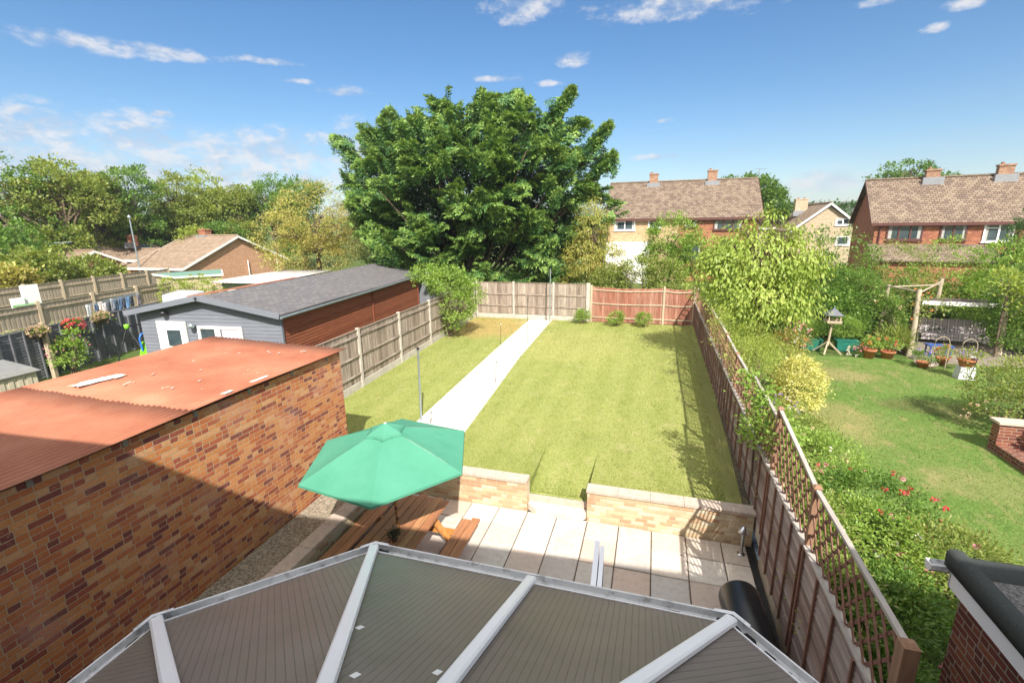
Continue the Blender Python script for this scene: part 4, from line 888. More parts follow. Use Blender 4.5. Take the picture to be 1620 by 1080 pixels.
def slabc(p, q, dpt, z0, z1, tilt):  # cushion
    a = [p, q, q+n_*dpt+Vector((0, 0, tilt)), p+n_*dpt+Vector((0, 0, tilt))]; g.hexa([v+Vector((0, 0, z0)) for v in a], [v+Vector((0, 0, z1)) for v in a])
slabc(sa, sb, .5, .74, .86, -.05); g.build('seat', stripe, sw)
g = MB(); a = [sa+n_*.44, sb+n_*.44, sb+n_*.56, sa+n_*.56]; g.hexa([v+Vector((0, 0, .80)) for v in a], [v+n_*.18+Vector((0, 0, 1.42)) for v in a]); g.build('backrest', stripe, sw)
g = MB(); a = sa+n_*-.02; b = sb+n_*-.02; g.beam(a+Vector((0, 0, .66)), b+Vector((0, 0, .66)), .03, .12); g.build('valance', stripe, sw)
for p in (sa-d_*.22, sb+d_*.22):
    g = MB(); t = p+n_*.3+Vector((0, 0, 2.3)); g.tube([p-n_*.45+Vector((0, 0, .42)), t, p+n_*1.0+Vector((0, 0, .42))], .03, 8); g.tube([t, p+n_*.3+Vector((0, 0, .75))], .015, 6); g.build('frame', darkmetal, sw)
g = MB(); a = sa-d_*.3-n_*.35+Vector((0, 0, 2.22)); b = sb+d_*.1-n_*.35+Vector((0, 0, 2.22)); g.hexa([a, b, b+n_*1.3+Vector((0, 0, -.02)), a+n_*1.3+Vector((0, 0, -.02))], [v+Vector((0, 0, .07)) for v in (a, b, b+n_*1.3, a+n_*1.3)]); g.build('canopy', m_plain('dark_canopy', (.07,.05,.05), .9), sw)
g = MB(); g.beam(a-n_*.03+Vector((0, 0, .02)), b-n_*.03+Vector((0, 0, .02)), .03, .16); g.build('canopy_edge', white_p, sw)
g = MB(); g.box(9.9, 14.3, 20.9, 25.6, .38, .43); te = thing('terrace', (12, 23, .38), 'small paved area under the garden swing seat', 'paving'); g.build('slabs', m_plain('dull_paving', (.20,.165,.13), .95, 0, .35, 7, .004), te)
tb = thing('side_table', (10.95, 21.9, .43), 'small blue painted side table by the swing seat', 'side table')
g = MB(); g.box(10.55, 11.35, 21.65, 22.1, .86, .90); g.build('tabletop', bluewood, tb)
for x in (10.6, 11.27):
    for y in (21.69, 22.02): g = MB(); g.box(x, x+.045, y, y+.045, .43, .859); g.build('leg', bluewood, tb)
bb_ = thing('bird_bath', (9.75, 19.75, .42), 'shallow round stone dish lying at the corner of the lawn', 'dish')
g = MB(); g.lathe([(.001, .02), (.30, .03), (.34, .09), (.36, .09), (.33, .0), (.001, 0)], (9.95, 20.45, .43), 20); g.build('dish', coping_m, bb_)
ws = thing('plant_stand', (10.35, 18.95, .42), 'white box stand under the clay flower bowl', 'stand')
g = MB(); g.hexa([(10.12, 18.78, .42), (10.6, 18.78, .42), (10.6, 19.12, .42), (10.12, 19.12, .42)], [(10.16, 18.8, .835), (10.56, 18.8, .835), (10.56, 19.1, .835), (10.16, 19.1, .835)]); g.build('box', m_plain('pale_grey', (.55,.56,.60), .6), ws)
for (x, y, lb) in ((10.1, 20.0, 'left of two small metal plant hoops by the terrace'), (10.8, 19.8, 'right of two small metal plant hoops, with a hanging basket')):
    t = thing('metal_hoop', (x, y, .42), lb, 'plant hoop', 'metal plant hoops by the terrace'); g = MB()
    g.tube([(x-.22, y, .42)]+[(x-.22*math.cos(a), y, 1.35+.26*math.sin(a)) for a in [math.pi*k/10 for k in range(11)]]+[(x+.22, y, .42)], .014, 6, smooth=True); g.build('hoop', post_grey, t)
hb = thing('hanging_basket', (10.8, 19.78, 1.05), 'white rimmed basket of purple flowers hung from the right hoop', 'hanging basket')
g = MB(); g.lathe([(.001, -.14), (.12, -.1), (.19, 0), (.2, 0)], (10.8, 19.78, 1.0), 14); g.build('bowl', white_p, hb); g = MB(); g.tube([(10.6, 19.78, 1.0), (10.8, 19.79, 1.58), (11.0, 19.78, 1.0)], .006, 5); g.build('hanger', darkmetal, hb)
foliage('foliage', L_mid, hb, [((10.8, 19.78, 1.06), (.18, .18, .1))], 12, 16, .06, .03, 3, cs=.07); flowers(hb, F_purple, [((10.8, 19.78, 1.08), (.18, .18, .12))], 14, .08, 4)
t = thing('garden_pole', (10.2, 18.3, .42), 'thin dark metal rod standing in the lawn by the clipped shrub', 'rod'); g = MB(); g.tube([(9.95, 18.0, .4), (10.15, 18.1, 1.35)], .014, 6); g.build('rod', darkmetal, t)
# brick planter and steps at the right edge
bp = thing('brick_planter', (8.6, 12.8, .4), 'low red brick planter wall with stone coping at the right edge', 'planter')
g = MB(); g.box(7.85, 10.5, 12.75, 13.0, .3, 1.12); g.box(7.85, 8.07, 10.9, 12.75, .3, .62); g.build('wall', brick_dark, bp)
g = MB(); g.box(7.80, 10.5, 12.70, 13.05, 1.122, 1.18); g.build('coping', coping_m, bp)
sp_ = thing('brick_steps', (8.2, 11.8, .4), 'red brick steps beside the low brick planter', 'steps')
for k in range(3): g = MB(); g.box(8.08+.32*k, 10.5, 10.9, 12.74, .38+.0*k, .56+.13*k) ; g.build('tread', brick_dark, sp_)
bush('planter_plant', (9.3, 12.1, .8), [((9.2, 12.2, 1.25), (.55, .5, .35))], 'broad bright green leaves growing over the brick planter', 'plant', L_bright, 30, 14, .20, .13, 41, stems=False, cs=.2)
bush('clipped_shrub', (8.9, 14.3, .42), [((9.1, 14.3, 1.3), (1.1, 1.1, 1.0)), ((9.9, 14.1, 1.6), (1.0, 1.0, 1.0))], 'rounded yellow green shrub with bare twigs above the brick planter', 'shrub', L_olive, 420, 26, .07, .035, 42, cs=.2, low=-.5, inner=.8, fl=[(F_dry, [((8.2, 14.0, .95), (.5, .5, .35))], 16, .07)])
# sticks by the extension
t = thing('garden_cane', (7.0, 8.4, .5), 'white cane lying across plants near the extension', 'cane'); g = MB(); g.tube([(6.6, 8.6, .9), (7.9, 8.0, .75)], .015, 6); g.build('cane', white_p, t)
# ---------------- border along the right fence ----------------
rose = dict(cs=.17, low=-.4, inner=.75)
spec = [((3.25, 11.4), 1.45, (.85, .9), L_olive, [(F_cream, 10), (F_pink, 4)], 'pale leaved bush behind the second trellis post with cream blooms'),
 ((3.35, 9.9), 1.6, (.95, .95), L_bright, [(F_cream, 16), (F_white, 4)], 'rose bush with cream roses against the middle of the trellis'),
 ((3.7, 8.5), 1.65, (1.0, .85), L_mid, [(F_red, 26), (F_pink, 12)], 'rose bush with a cluster of red pink flowers'),
 ((3.2, 7.4), 1.55, (.85, .8), L_bright, [(F_pink, 7)], 'dense light green bush touching the near trellis'),
 ((4.3, 7.2), 1.4, (.8, .8), L_olive, [(F_pink, 14), (F_white, 10)], 'sprawling bush with small pink white blossoms by the gutter end'),
 ((3.1, 6.2), 1.25, (.75, .7), L_mid, [(F_pink, 8)], 'low bush with lilac pink flowers just beyond the extension corner'),
 ((2.75, 5.1), .95, (.42, .8), L_mid, [], 'shaded green plants between the near fence and the extension'),
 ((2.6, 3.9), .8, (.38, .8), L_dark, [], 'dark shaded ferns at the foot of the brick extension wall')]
for k, ((x, y), zt, (rx, ry), lm, fls, lb) in enumerate(spec):
    h = (zt-.4)/2
    bush('border_bush', (x, y, .42), [((x, y, .42+h*.9), (rx, ry, h*1.05))], lb, 'bush', lm, 260, 26, .055 if lm is not L_dark else .09, .028, 60+k, group='bushes in the border right of the fence', fl=[(f, [((x, y, .42+h*.9), (rx, ry, h*1.05))], n, .075) for f, n in fls], **rose)
bush('border_bush', (2.6, 6.6, .42), [((2.5, 8.3, 1.2), (.35, .7, .75)), ((2.55, 7.0, 1.1), (.38, .8, .75)), ((2.5, 5.9, 1.0), (.35, .7, .65))], 'thicket of light green stems pressed against the back of the near trellis', 'bush', L_olive, 260, 26, .06, .028, 59, group='bushes in the border right of the fence', cs=.16, inner=.6, fl=[(F_cream, [((2.5, 7.4, 1.3), (.35, 1.3, .6))], 10, .07)])
bush('lavender', (3.1, 12.6, .42), [((3.1, 12.6, .9), (.45, .5, .45))], 'purple flower spikes in front of the golden bush', 'flowers', L_olive, 40, 20, .07, .02, 71, fl=[(F_purple, [((3.2, 12.5, 1.0), (.5, .55, .5))], 40, .05)], stems=False, cs=.12)
bush('golden_euonymus', (3.95, 14.2, .42), [((4.0, 14.0, 1.25), (.62, .62, .82))], 'rounded golden yellow variegated bush beside the trellis', 'bush', L_gold, 260, 26, .06, .04, 72, cs=.14, low=-.7, inner=.85)
bush('yellow_shrub', (3.0, 15.0, .42), [((2.95, 14.7, 1.75), (.7, .9, .7)), ((3.1, 16.6, 1.7), (.9, 1.0, .75)), ((3.0, 18.2, 1.5), (.8, .9, .8)), ((3.9, 16.6, 1.2), (.8, .8, .6))], 'feathery yellow green shrub spilling over the trellis fence', 'shrub', L_hebe, 460, 34, .075, .02, 73, cs=.22, low=-.6, inner=.7)
bush('brownish_shrub', (4.5, 15.9, .42), [((4.6, 15.8, 1.05), (.7, .6, .6))], 'low olive brown shrub right of the golden bush', 'shrub', L_yel, 90, 24, .06, .03, 74, cs=.16)
bush('climber', (2.12, 9.0, .45), [((2.0, 8.75, 2.15), (.32, .6, .6)), ((2.15, 8.1, 2.35), (.3, .4, .45)), ((1.95, 9.1, 2.75), (.22, .4, .3))], 'light green climber hanging over the trellis near the patio wall', 'climbing plant', L_bright, 90, 22, .07, .05, 75, cs=.14)
bush('climber', (2.12, 12.3, .45), [((2.15, 12.6, 2.3), (.3, .6, .6)), ((2.1, 14.4, 2.5), (.32, .9, .6)), ((2.2, 16.5, 2.6), (.35, 1.0, .5))], 'yellow green climber on the middle of the trellis', 'climbing plant', L_hebe, 90, 22, .06, .03, 76, cs=.16)
bush('orange_leaved_plant', (5.2, 19.3, .42), [((5.0, 19.4, 1.1), (.8, .6, .6))], 'orange tinged leafy plants under the drooping tree', 'plant', L_yel, 70, 22, .09, .04, 77, cs=.18, fl=[(F_orange, [((5.0, 19.3, 1.2), (.7, .5, .5))], 14, .08)])
for k, (x, y, lb) in enumerate(((-3.44, 24.55, 'small round green bush at the foot of the grey fence'), (-1.68, 24.3, 'small round green bush at the middle of the red brown fence'), (-.3, 24.35, 'small round green bush nearest the right hand fence'))):
    bush('round_bush', (x, y, .55), [((x, y, .93), (.42, .36, .36))], lb, 'bush', L_bright, 60, 22, .08, .04, 80+k, group='three small bushes before the back fence', cs=.12)
bush('tall_shrub', (-9.15, 20.2, .55), [((-9.2, 20.2, 3.0), (1.25, 1.1, .85)), ((-8.7, 20.2, 1.9), (1.0, 1.0, .9)), ((-10.0, 20.0, 3.5), (.9, .8, .5)), ((-8.2, 20.5, 2.6), (.7, .7, .7)), ((-9.0, 20.1, 1.1), (.5, .5, .4))], 'tall pale green shrub leaning on the left fence', 'shrub', L_bright, 480, 17, .10, .06, 85, cs=.2, low=-.7, inner=.5)
# ---------------- grey workshop shed behind the left fence ----------------
rz = math.atan2(.1172, .993)
shd = thing('garden_workshop', (-12.6, 13.37, .4), 'long low workshop with grey boarded gable and red brown timber side', 'shed', rz=rz)
LW, LL, EH, RH = 6.35, 14.3, 2.33, 2.93   # local x: -LW..0, y: 0..LL, z from own base
def clad(g, a, d, L, z0, ztop, n, step=.14):  # horizontal boards as islands on wall a + d*t
    z = z0
    while z < 3.2:
        # clip to the gable
        ts = [t/24*L for t in range(25) if ztop(t/24*L) > z+step*.5]
        if not ts: break
        t0, t1 = min(ts), max(ts); p = Vector(a)+Vector(d)*t0; q = Vector(a)+Vector(d)*t1; z1 = z+step
        n_ = Vector(n); g.hexa([p+n_*.018+Vector((0, 0, z)), q+n_*.018+Vector((0, 0, z)), q-n_*.01+Vector((0, 0, z)), p-n_*.01+Vector((0, 0, z))][::1],
               [p+n_*.002+Vector((0, 0, z1)), q+n_*.002+Vector((0, 0, z1)), q-n_*.01+Vector((0, 0, z1)), p-n_*.01+Vector((0, 0, z1))]); z += step-.005
g = MB(); roofz = lambda x: EH+(RH-EH)*(1-abs((x+LW/2)/(LW/2)))-.05
g.box(-LW+.25, -.2, .32, LL-.3, 0, EH-.12); g.poly([(-LW+.25, .32, EH-.12), (-.2, .32, EH-.12), (-LW/2, .32, RH-.12)], .05, (0, -1, 0)); g.build('wall_core', grey_p, shd, local=True)
g = MB(); clad(g, (-LW+.23, .30, 0), (1, 0, 0), LW-.42, .05, lambda t: roofz(-LW+.23+t), (0, -1, 0)); g.build('gable_cladding', W_greysh, shd, local=True)
g = MB(); clad(g, (-.18, .3, 0), (0, 1, 0), LL-.6, .05, lambda t: EH-.12, (1, 0, 0), .13); g.build('side_cladding', W_shed, shd, local=True)
for y, m in ((.30, W_greysh), (7.6, W_shed), (LL-.32, W_shed)):
    g = MB(); g.box(-.185, -.12, y-.05, y+.05, 0, EH-.1); g.build('corner_post', m, shd, local=True)
for s, nm in ((1, 'right'), (-1, 'left')):
    xe = 0.06 if s == 1 else -LW-.06; g = MB()
    sag = lambda y: .05*math.sin(y/LL*math.pi*2.2+.6)*(y/LL)
    vs = []; ny = 14
    for j in range(ny+1):
        y = -.02+(LL+.1)*j/ny; vs += [(xe, y, EH-.01+sag(y)*.9), (-LW/2, y, RH+sag(y)*.6)]
    vs += [(x, y, z-.045) for x, y, z in vs]; m_ = 2*(ny+1)
    fs = [(2*j, 2*j+2, 2*j+3, 2*j+1) for j in range(ny)]; fs = fs if s == 1 else [f[::-1] for f in fs]
    fs += [(2*j+m_, 2*j+1+m_, 2*j+3+m_, 2*j+2+m_) for j in range(ny)]+[(2*j, 2*j+m_, 2*j+2+m_, 2*j+2) for j in range(ny)]+[(0, 1, 1+m_, m_), (2*ny, 2*ny+m_, 2*ny+1+m_, 2*ny+1)]
    g.add(vs, fs); g.build('roof', shingle, shd, local=True)
    g = MB(); g.beam((xe, -.05, EH-.06), (-LW/2, -.05, RH-.04), .04, .20); g.build('bargeboard', W_greysh, shd, local=True)
g = MB(); g.beam((-LW/2-.3, -.01, RH+.012), (-LW/2-.3, 6.4, RH-.005), .3, .02); g.build('ridge_strip', roof_or, shd, local=True)
g = MB(); g.tube([(.08, 0, EH-.12), (.08, 7, EH-.13), (.08, LL, EH-.10)], .05, 8); g.build('gutter', galv, shd, local=True)
g = MB(); g.lathe([(.001, 0), (.05, .0), (.05, .04), (.001, .05)], (-LW/2, -.1, RH-.06), 10); g.build('camera', blackm, shd, local=True)
for (xa, xb, za, zb, open_) in ((-5.35, -4.1, .0, 1.95, 0),):
    g = MB(); g.box(xa, xb, .20, .26, za, zb); dn_ = g.build('door', white_p, shd, local=True)
    g = MB(); g.box(xa+.42, xb-.25, .185, .199, 1.0, 1.62); g.build('pane', blueglass, dn_, local=True)
for (xa, xb, za, zb) in ((-3.6, -1.75, 1.0, 1.80),):
    g = MB()
    g.box(xa, xb, .2, .26, za, za+.09); g.box(xa, xb, .2, .26, zb-.1, zb)
    for x in (xa, (xa+xb)/2-.2, (xa+xb)/2-.08, xb-.1): g.box(x, x+.1, .2, .26, za+.09, zb-.1)
    wn_ = g.build('window', white_p, shd, local=True); g = MB(); g.box(xa+.1, xb-.1, .235, .25, za+.09, zb-.1); g.build('pane', blueglass, wn_, local=True)
    g = MB(); g.box(xa+1.0, xb-.12, .225, .234, za+.25, zb-.1); g.build('curtain', m_plain('pink_curtain', (.55,.42,.50), .9), wn_, local=True)
for x, z, nm in ((-4.85, 2.18, 'wall_light'), (-3.75, 1.72, 'wall_light')):
    g = MB(); g.lathe([(.001, 0), (.10, .03), (.13, .12), (.05, .19), (.001, .22)], (x, .12, z), 10); g.build(nm, darkmetal if z > 2 else galv, shd, local=True)
# small grey outbuilding beyond it with a white gutter
ob = thing('grey_outbuilding', (-14.2, 28.6, .4), 'small grey rendered outbuilding with white gutter behind the long workshop', 'outbuilding')
g = MB(); g.box(-17.5, -12.6, 27.9, 31, .3, 2.7); g.build('wall', grey_p, ob); g = MB(); g.box(-17.7, -12.3, 27.7, 31.2, 2.71, 2.80); g.build('roof', felt_m, ob)
g = MB(); g.box(-17.7, -12.25, 27.58, 27.69, 2.62, 2.80); g.build('gutter', white_m, ob); g = MB(); g.tube([(-13.0, 27.7, 2.6), (-13.0, 27.72, .4)], .04, 8); g.build('downpipe', white_m, ob)
# ---------------- dark lap fence, baskets and toys ----------------
fa = Vector((-20.45, 8.0, .4)); fb = Vector((-22.75, 16.6, .4)); fd = (fb-fa).normalized(); fn_ = Vector((fd.y, -fd.x, 0)); FL = (fb-fa).length
df = thing('dark_fence', (fa+fb)/2, 'charcoal painted lap fence left of the garage roof', 'fence')
nb = 5; rng = random.Random(9)
for i in range(nb):
    a = fa+fd*FL*i/nb; b = fa+fd*FL*(i+1)/nb; g = MB(); z = .1
    while z < 1.82:
        ph = rng.uniform(0, 6); vs = []
        for j in range(9):
            p = a.lerp(b, j/8); e = .012*math.sin(ph+j*.9); vs += [p+fn_*.028+Vector((0, 0, z+e)), p+fn_*.002+Vector((0, 0, z+.125)), p-fn_*.01+Vector((0, 0, z+.125)), p+fn_*.012+Vector((0, 0, z+e))]
        g.add(vs, [(j*4+q, (j+1)*4+q, (j+1)*4+(q+1) % 4, j*4+(q+1) % 4) for j in range(8) for q in range(4)]); z += .105
    g.build('lap_boards', W_darkf, df)
    for j in range(4):
        p = a.lerp(b, j/4)+fn_*.045; g = MB(); g.beam(p+Vector((0, 0, .05)), p+Vector((0, 0, 1.88)), .06 if j else .10, .04 if j else .09, fd); g.build('batten' if j else 'post', W_darkf, df)
    g = MB(); g.beam(a+Vector((0, 0, 1.90)), b+Vector((0, 0, 1.90)), .09, .05); g.build('capping', W_darkf, df)
def fpt(t, off=.15, z=0): return fa+fd*t+fn_*off+Vector((0, 0, z))
def basket(t, z, lb, mat, seed, lm):
    p = fpt(t, .28, z); r = thing('hanging_basket', p, lb, 'hanging basket', 'hanging baskets on the dark fence')
    g = MB(); g.lathe([(.001, -.16), (.13, -.12), (.2, 0), (.21, .02)], p, 14); g.build('bowl', bark, r); g = MB(); g.beam(fpt(t, .05, z+.35), p+Vector((0, 0, .35)), .02, .02); g.tube([p+Vector((0, 0, .35)), p+fd*.2], .006, 5); g.build('bracket', darkmetal, r)
    foliage('foliage', lm, r, [((p.x, p.y, p.z+.05), (.3, .3, .2))], 22, 18, .07, .04, seed, cs=.09); flowers(r, mat, [((p.x, p.y, p.z+.06), (.32, .32, .22))], 46, .085, seed+1)
basket(3.0, 1.75, 'hanging basket of faded beige blooms on the pale post', F_dry, 1, L_olive)
basket(4.35, 1.75, 'hanging basket of bright red pink flowers on the dark fence', F_red, 2, L_mid)
basket(5.6, 1.78, 'hanging basket of dry cream blooms nearest the grey workshop', F_dry, 3, L_olive)
pf = thing('timber_post', fpt(3.25, .2), 'pale timber post standing against the dark fence behind the beige basket', 'post'); g = MB(); g.beam(fpt(3.25, .2, -.1), fpt(3.25, .2, 2.1), .14, .12, fd); g.build('post', W_pale, pf)
p = fpt(3.6, .6); bush('tall_flowers', p, [((p.x, p.y, 1.2), (.45, .6, .6)), ((p.x, p.y+.25, 1.75), (.2, .2, .45))], 'tall green and yellow flowering plant before the dark fence', 'plant', L_bright, 90, 16, .12, .04, 90, cs=.16, fl=[(F_pink, [((p.x, p.y, 1.4), (.6, .7, .5))], 20, .06)])
for t, z, lb, s in ((.8, 2.35, 'pink flowering climber over the top of the dark fence at the left edge', 91), ):
    p = fpt(t, -.5); bush('climber', p, [((p.x, p.y, 1.9), (.6, .9, .75))], lb, 'climbing plant', L_mid, 110, 20, .09, .05, s, cs=.18, fl=[(F_pink, [((p.x, p.y, 1.95), (.6, .9, .8))], 36, .08)])
p = fpt(4.2, -.35); bush('hedge_strip', (p.x, p.y, .4), [((p.x+.6*k*-.18, p.y+k*.6, 1.95), (.35, .5, .32)) for k in range(-5, 4)], 'low yellow green hedge along the back of the dark fence', 'hedge', L_hebe, 150, 20, .07, .04, 92, cs=.14, stems=False)
sb_ = thing('storage_box', (-19.0, 8.75, .4), 'beige plastic garden storage box with grey lid at the left edge', 'storage box')
g = MB(); g.box(-19.75, -18.3, 8.0, 9.25, .4, 1.50); 
for k in range(5): g.box(-18.299, -18.28, 8.1+.22*k, 8.22+.22*k, .5, 1.4)
g.build('body', m_plain('beige_plastic', (.50,.44,.33), .6), sb_)
g = MB(); g.hexa([(-19.85, 7.9, 1.502), (-18.2, 7.9, 1.502), (-18.2, 9.35, 1.502), (-19.85, 9.35, 1.502)], [(-19.85, 7.95, 1.74), (-18.35, 8.05, 1.64), (-18.35, 9.2, 1.64), (-19.85, 9.3, 1.74)]); g.build('lid', m_plain('grey_lid', (.20,.20,.19), .6), sb_)
pi = thing('black_pipe', (-14.5, 9.0, .4), 'thin black pipe rail behind the left edge of the garage roof', 'pipe'); g = MB(); g.tube([(-16.2, 7.4, 1.25), (-16.15, 7.6, 1.42), (-15.6, 8.25, 1.45)], .04, 8); g.tube([(-16.2, 7.4, .4), (-16.2, 7.4, 1.25)], .03, 6); g.tube([(-15.6, 8.25, .4), (-15.6, 8.25, 1.45)], .03, 6); g.build('pipe', blackm, pi)
# play set
lime = m_plain('lime_plastic', (.20,.55,.03), .4); blu = m_plain('blue_plastic', (.02,.14,.5), .4)
pl = thing('play_frame', (-19.3, 13.8, .4), 'small toy climbing frame with lime slide top and blue hoops', 'play set')
g = MB()
px0 = [(-19.7, 13.0), (-19.2, 13.2), (-19.7, 15.0), (-19.2, 15.1)]
g.tube([(-19.9, 12.5, .4), (-19.6, 13.0, 2.05), (-19.2, 13.4, .4)], .03, 6); g.tube([(-19.9, 14.8, .4), (-19.6, 14.9, 2.05), (-19.1, 15.1, .4)], .03, 6); g.tube([(-19.6, 13.0, 2.05), (-19.6, 14.9, 2.05)], .03, 6); g.build('frame', darkmetal, pl)
for y in (13.0, 14.9, 13.9): g = MB(); g.lathe([(.001, -.1), (.09, -.08), (.09, .08), (.001, .1)], (-19.6, y, 2.05), 8); g.build('joint', lime, pl)
for y in (13.9, 14.9): g = MB(); g.tube([(-19.6, y, 1.95), (-19.6, y, 1.3)], .05, 6); g.build('padding', m_plain('yellow_plastic_%d' % int(y), (.65,.62,.08), .5), pl)
g = MB(); g.poly([(-18.9, 12.8, .95), (-18.9, 14.4, 1.1), (-19.2, 14.1, 1.50), (-19.2, 13.2, 1.42)], .05, (1, 0, .3)); g.build('slide', lime, pl)
for y in (13.2, 13.95): g = MB(); g.tube([(-19.0, y-.2, 1.1)]+[(-19.0-.05, y-.2*math.cos(a), 1.5+.28*math.sin(a)) for a in [math.pi*k/8 for k in range(9)]]+[(-19.0, y+.2, 1.1)], .035, 6); g.build('hoop', blu, pl)
# airer with washing
la = thing('clothes_airer', (-24.3, 15.8, .4), 'rotary line hung with dark and pale washing behind the dark fence', 'washing line')
g = MB(); g.tube([(-24.3, 14.7, .4), (-24.3, 14.7, 2.4)], .03, 6); g.tube([(-24.3, 16.9, .4), (-24.3, 16.9, 2.75)], .03, 6)
for dx in (-.25, 0, .25): g.tube([(-24.3+dx, 14.7, 2.42), (-24.3+dx, 16.9, 2.68)], .012, 5)
g.build('frame', galv, la)
cl_cols = [(.62,.62,.62), (.08,.12,.2), (.55,.5,.5), (.6,.52,.48), (.07,.08,.1), (.05,.08,.12), (.3,.32,.36), (.08,.14,.24), (.1,.2,.34), (.05,.05,.06), (.04,.05,.07), (.14,.13,.15)]
rng = random.Random(15)
for i in range(12):
    t = (i+.5)/12; y = 14.75+2.1*t; x = -24.3+(-.25, 0, .25)[i % 3]; z = 2.42+.26*t; w = .17; L = rng.uniform(.5, .78); g = MB(); vs = []
    for j in range(6):
        for k in range(4): vs.append((x+.03*math.sin(k*2+j+i), y-w/2+w*k/3*(1+.1*math.sin(j)), z-L*j/5))
    g.add(vs, [(j*4+k, j*4+k+1, (j+1)*4+k+1, (j+1)*4+k) for j in range(5) for k in range(3)], True); o = g.build('garment', m_plain('cloth_%d' % i, cl_cols[i], .95, 0, .15), None)
    sm_ = o.modifiers.new('th', 'SOLIDIFY'); sm_.thickness = .012
    tag(o, ['white towel pegged first on the washing line', 'navy garment beside the white towel on the line', 'pale shirt third from the left on the washing line', 'cream garment under the basket on the line', 'black garment next to the cream garment', 'dark navy trousers at the middle of the line', 'grey shirt beside the dark navy trousers', 'blue jeans hanging just right of the grey shirt', 'brighter blue jeans further along the line', 'black top third from the right end of the line', 'black trousers second from the right end of the line', 'charcoal garment at the right end of the line'][i], 'garment', 'washing on the line')
def taupe(name, label, pts, zb, hgt, grp='tall taupe fences beyond the dark fence'):
    return board_fence(name, label, pts, zb, hgt, [W_taupe], gravel=False, rail_side=-1 if False else 1, rails=(.35, 1.1, 1.85), cap=True, postmat=W_pale, post_w=.13, group=grp, post_h=.12)
def lineP(a, b, n): return [(a[0]+(b[0]-a[0])*i/n, a[1]+(b[1]-a[1])*i/n) for i in range(n+1)]
taupe('boundary_fence', 'nearer of two taupe board fences with stout pale posts behind the washing', lineP((-26.6, 11.8), (-29.3, 22.6), 4), .35, 2.1)
taupe('boundary_fence', 'farther taupe board fence with tall thin posts below the shrubs', lineP((-36.6, 17.0), (-39.6, 30.5), 6), .3, 2.15)
wb = thing('white_partition', (-34, 17.4, .4), 'pair of white boards leaning by a green bin at the far left', 'board'); g = MB(); g.box(-34.1, -34.0, 17.5, 18.3, .4, 2.75); g.box(-34.0, -33.9, 16.9, 17.49, .4, 2.1); g.build('board', white_p, wb)
gb_ = thing('wheelie_bin', (-33.3, 17.2, .4), 'green topped bin in front of the white boards', 'bin'); g = MB(); g.hexa([(-33.55, 16.9, .4), (-33.05, 16.9, .4), (-33.05, 17.7, .4), (-33.55, 17.7, .4)], [(-33.6, 16.85, 1.62), (-33.0, 16.85, 1.62), (-33.0, 17.75, 1.62), (-33.6, 17.75, 1.62)]); g.build('body', darkmetal, gb_); g = MB(); g.box(-33.65, -32.95, 16.8, 17.8, 1.622, 1.75); g.build('lid', m_plain('bin_green', (.06,.25,.06), .5), gb_)
# ---------------- outbuildings ----------------
gs = thing('green_roofed_garage', (-32.2, 26.8, .4), 'flat roofed garage with a green felt roof beyond the fences', 'garage'); g = MB(); g.hexa([(-35.0, 25.9, .3), (-31.4, 24.6, .3), (-29.6, 26.6, .3), (-33.0, 29.6, .3)], [(-35.0, 25.9, 2.42), (-31.4, 24.6, 2.42), (-29.6, 26.6, 2.42), (-33.0, 29.6, 2.42)]); g.build('wall', brick_cream, gs); g = MB(); g.hexa([(-35.2, 25.8, 2.43), (-31.3, 24.4, 2.43), (-29.4, 26.6, 2.43), (-33.0, 29.8, 2.43)], [(-35.2, 25.8, 2.54), (-31.3, 24.4, 2.54), (-29.4, 26.6, 2.54), (-33.0, 29.8, 2.54)]); g.build('fascia', white_p, gs); g = MB(); g.hexa([(-35.1, 25.85, 2.541), (-31.35, 24.5, 2.541), (-29.5, 26.6, 2.541), (-33.0, 29.7, 2.541)], [(-35.1, 25.85, 2.56), (-31.35, 24.5, 2.56), (-29.5, 26.6, 2.56), (-33.0, 29.7, 2.56)]); g.build('roof', m_plain('green_felt', (.13,.24,.19), .9), gs)
wr = thing('white_roofed_shed', (-23, 24, .4), 'green walled shed with white corrugated roof and two white windows', 'shed')
g = MB(); g.box(-25.0, -21.6, 22.4, 27.6, .3, 2.5); g.build('wall', m_plain('sage', (.20,.24,.17), .8), wr)
g = MB(); vs = []; nx = 60
for j in (0, 1):
    for i in range(nx+1): x = -25.3+4.0*i/nx; vs.append((x, 21.9+j*6.2, 2.62+.12*j+.03*math.cos(i*math.pi/1.5)))
g.add(vs, [(i, i+1, nx+2+i, nx+1+i) for i in range(nx)], True); o = g.build('roof', m_plain('white_sheet', (.66,.64,.62), .7, 0, .12, 2, dirt=(.5,.33,.28)), wr); o.modifiers.new('t', 'SOLIDIFY').thickness = .03
for x in (-24.5, -23.0):
    g = MB(); g.box(x, x+.85, 22.3, 22.38, 1.35, 2.15); w_ = g.build('window', white_p, wr); g = MB(); g.box(x+.2, x+.6, 22.28, 22.299, 1.5, 2.0); g.build('pane', blueglass if x < -24 else white_m, w_)
bush('clipped_hedge', (-27.0, 21.6, .4), [((-27.2, 21.2, 1.8), (.8, .9, 1.15)), ((-26.2, 21.8, 1.9), (.8, .9, 1.15)), ((-25.2, 21.9, 1.8), (.7, .8, 1.05))], 'clipped yellow green hedge beside the white roofed shed', 'hedge', L_hebe, 260, 24, .09, .05, 95, cs=.16, inner=.85, low=-.5)
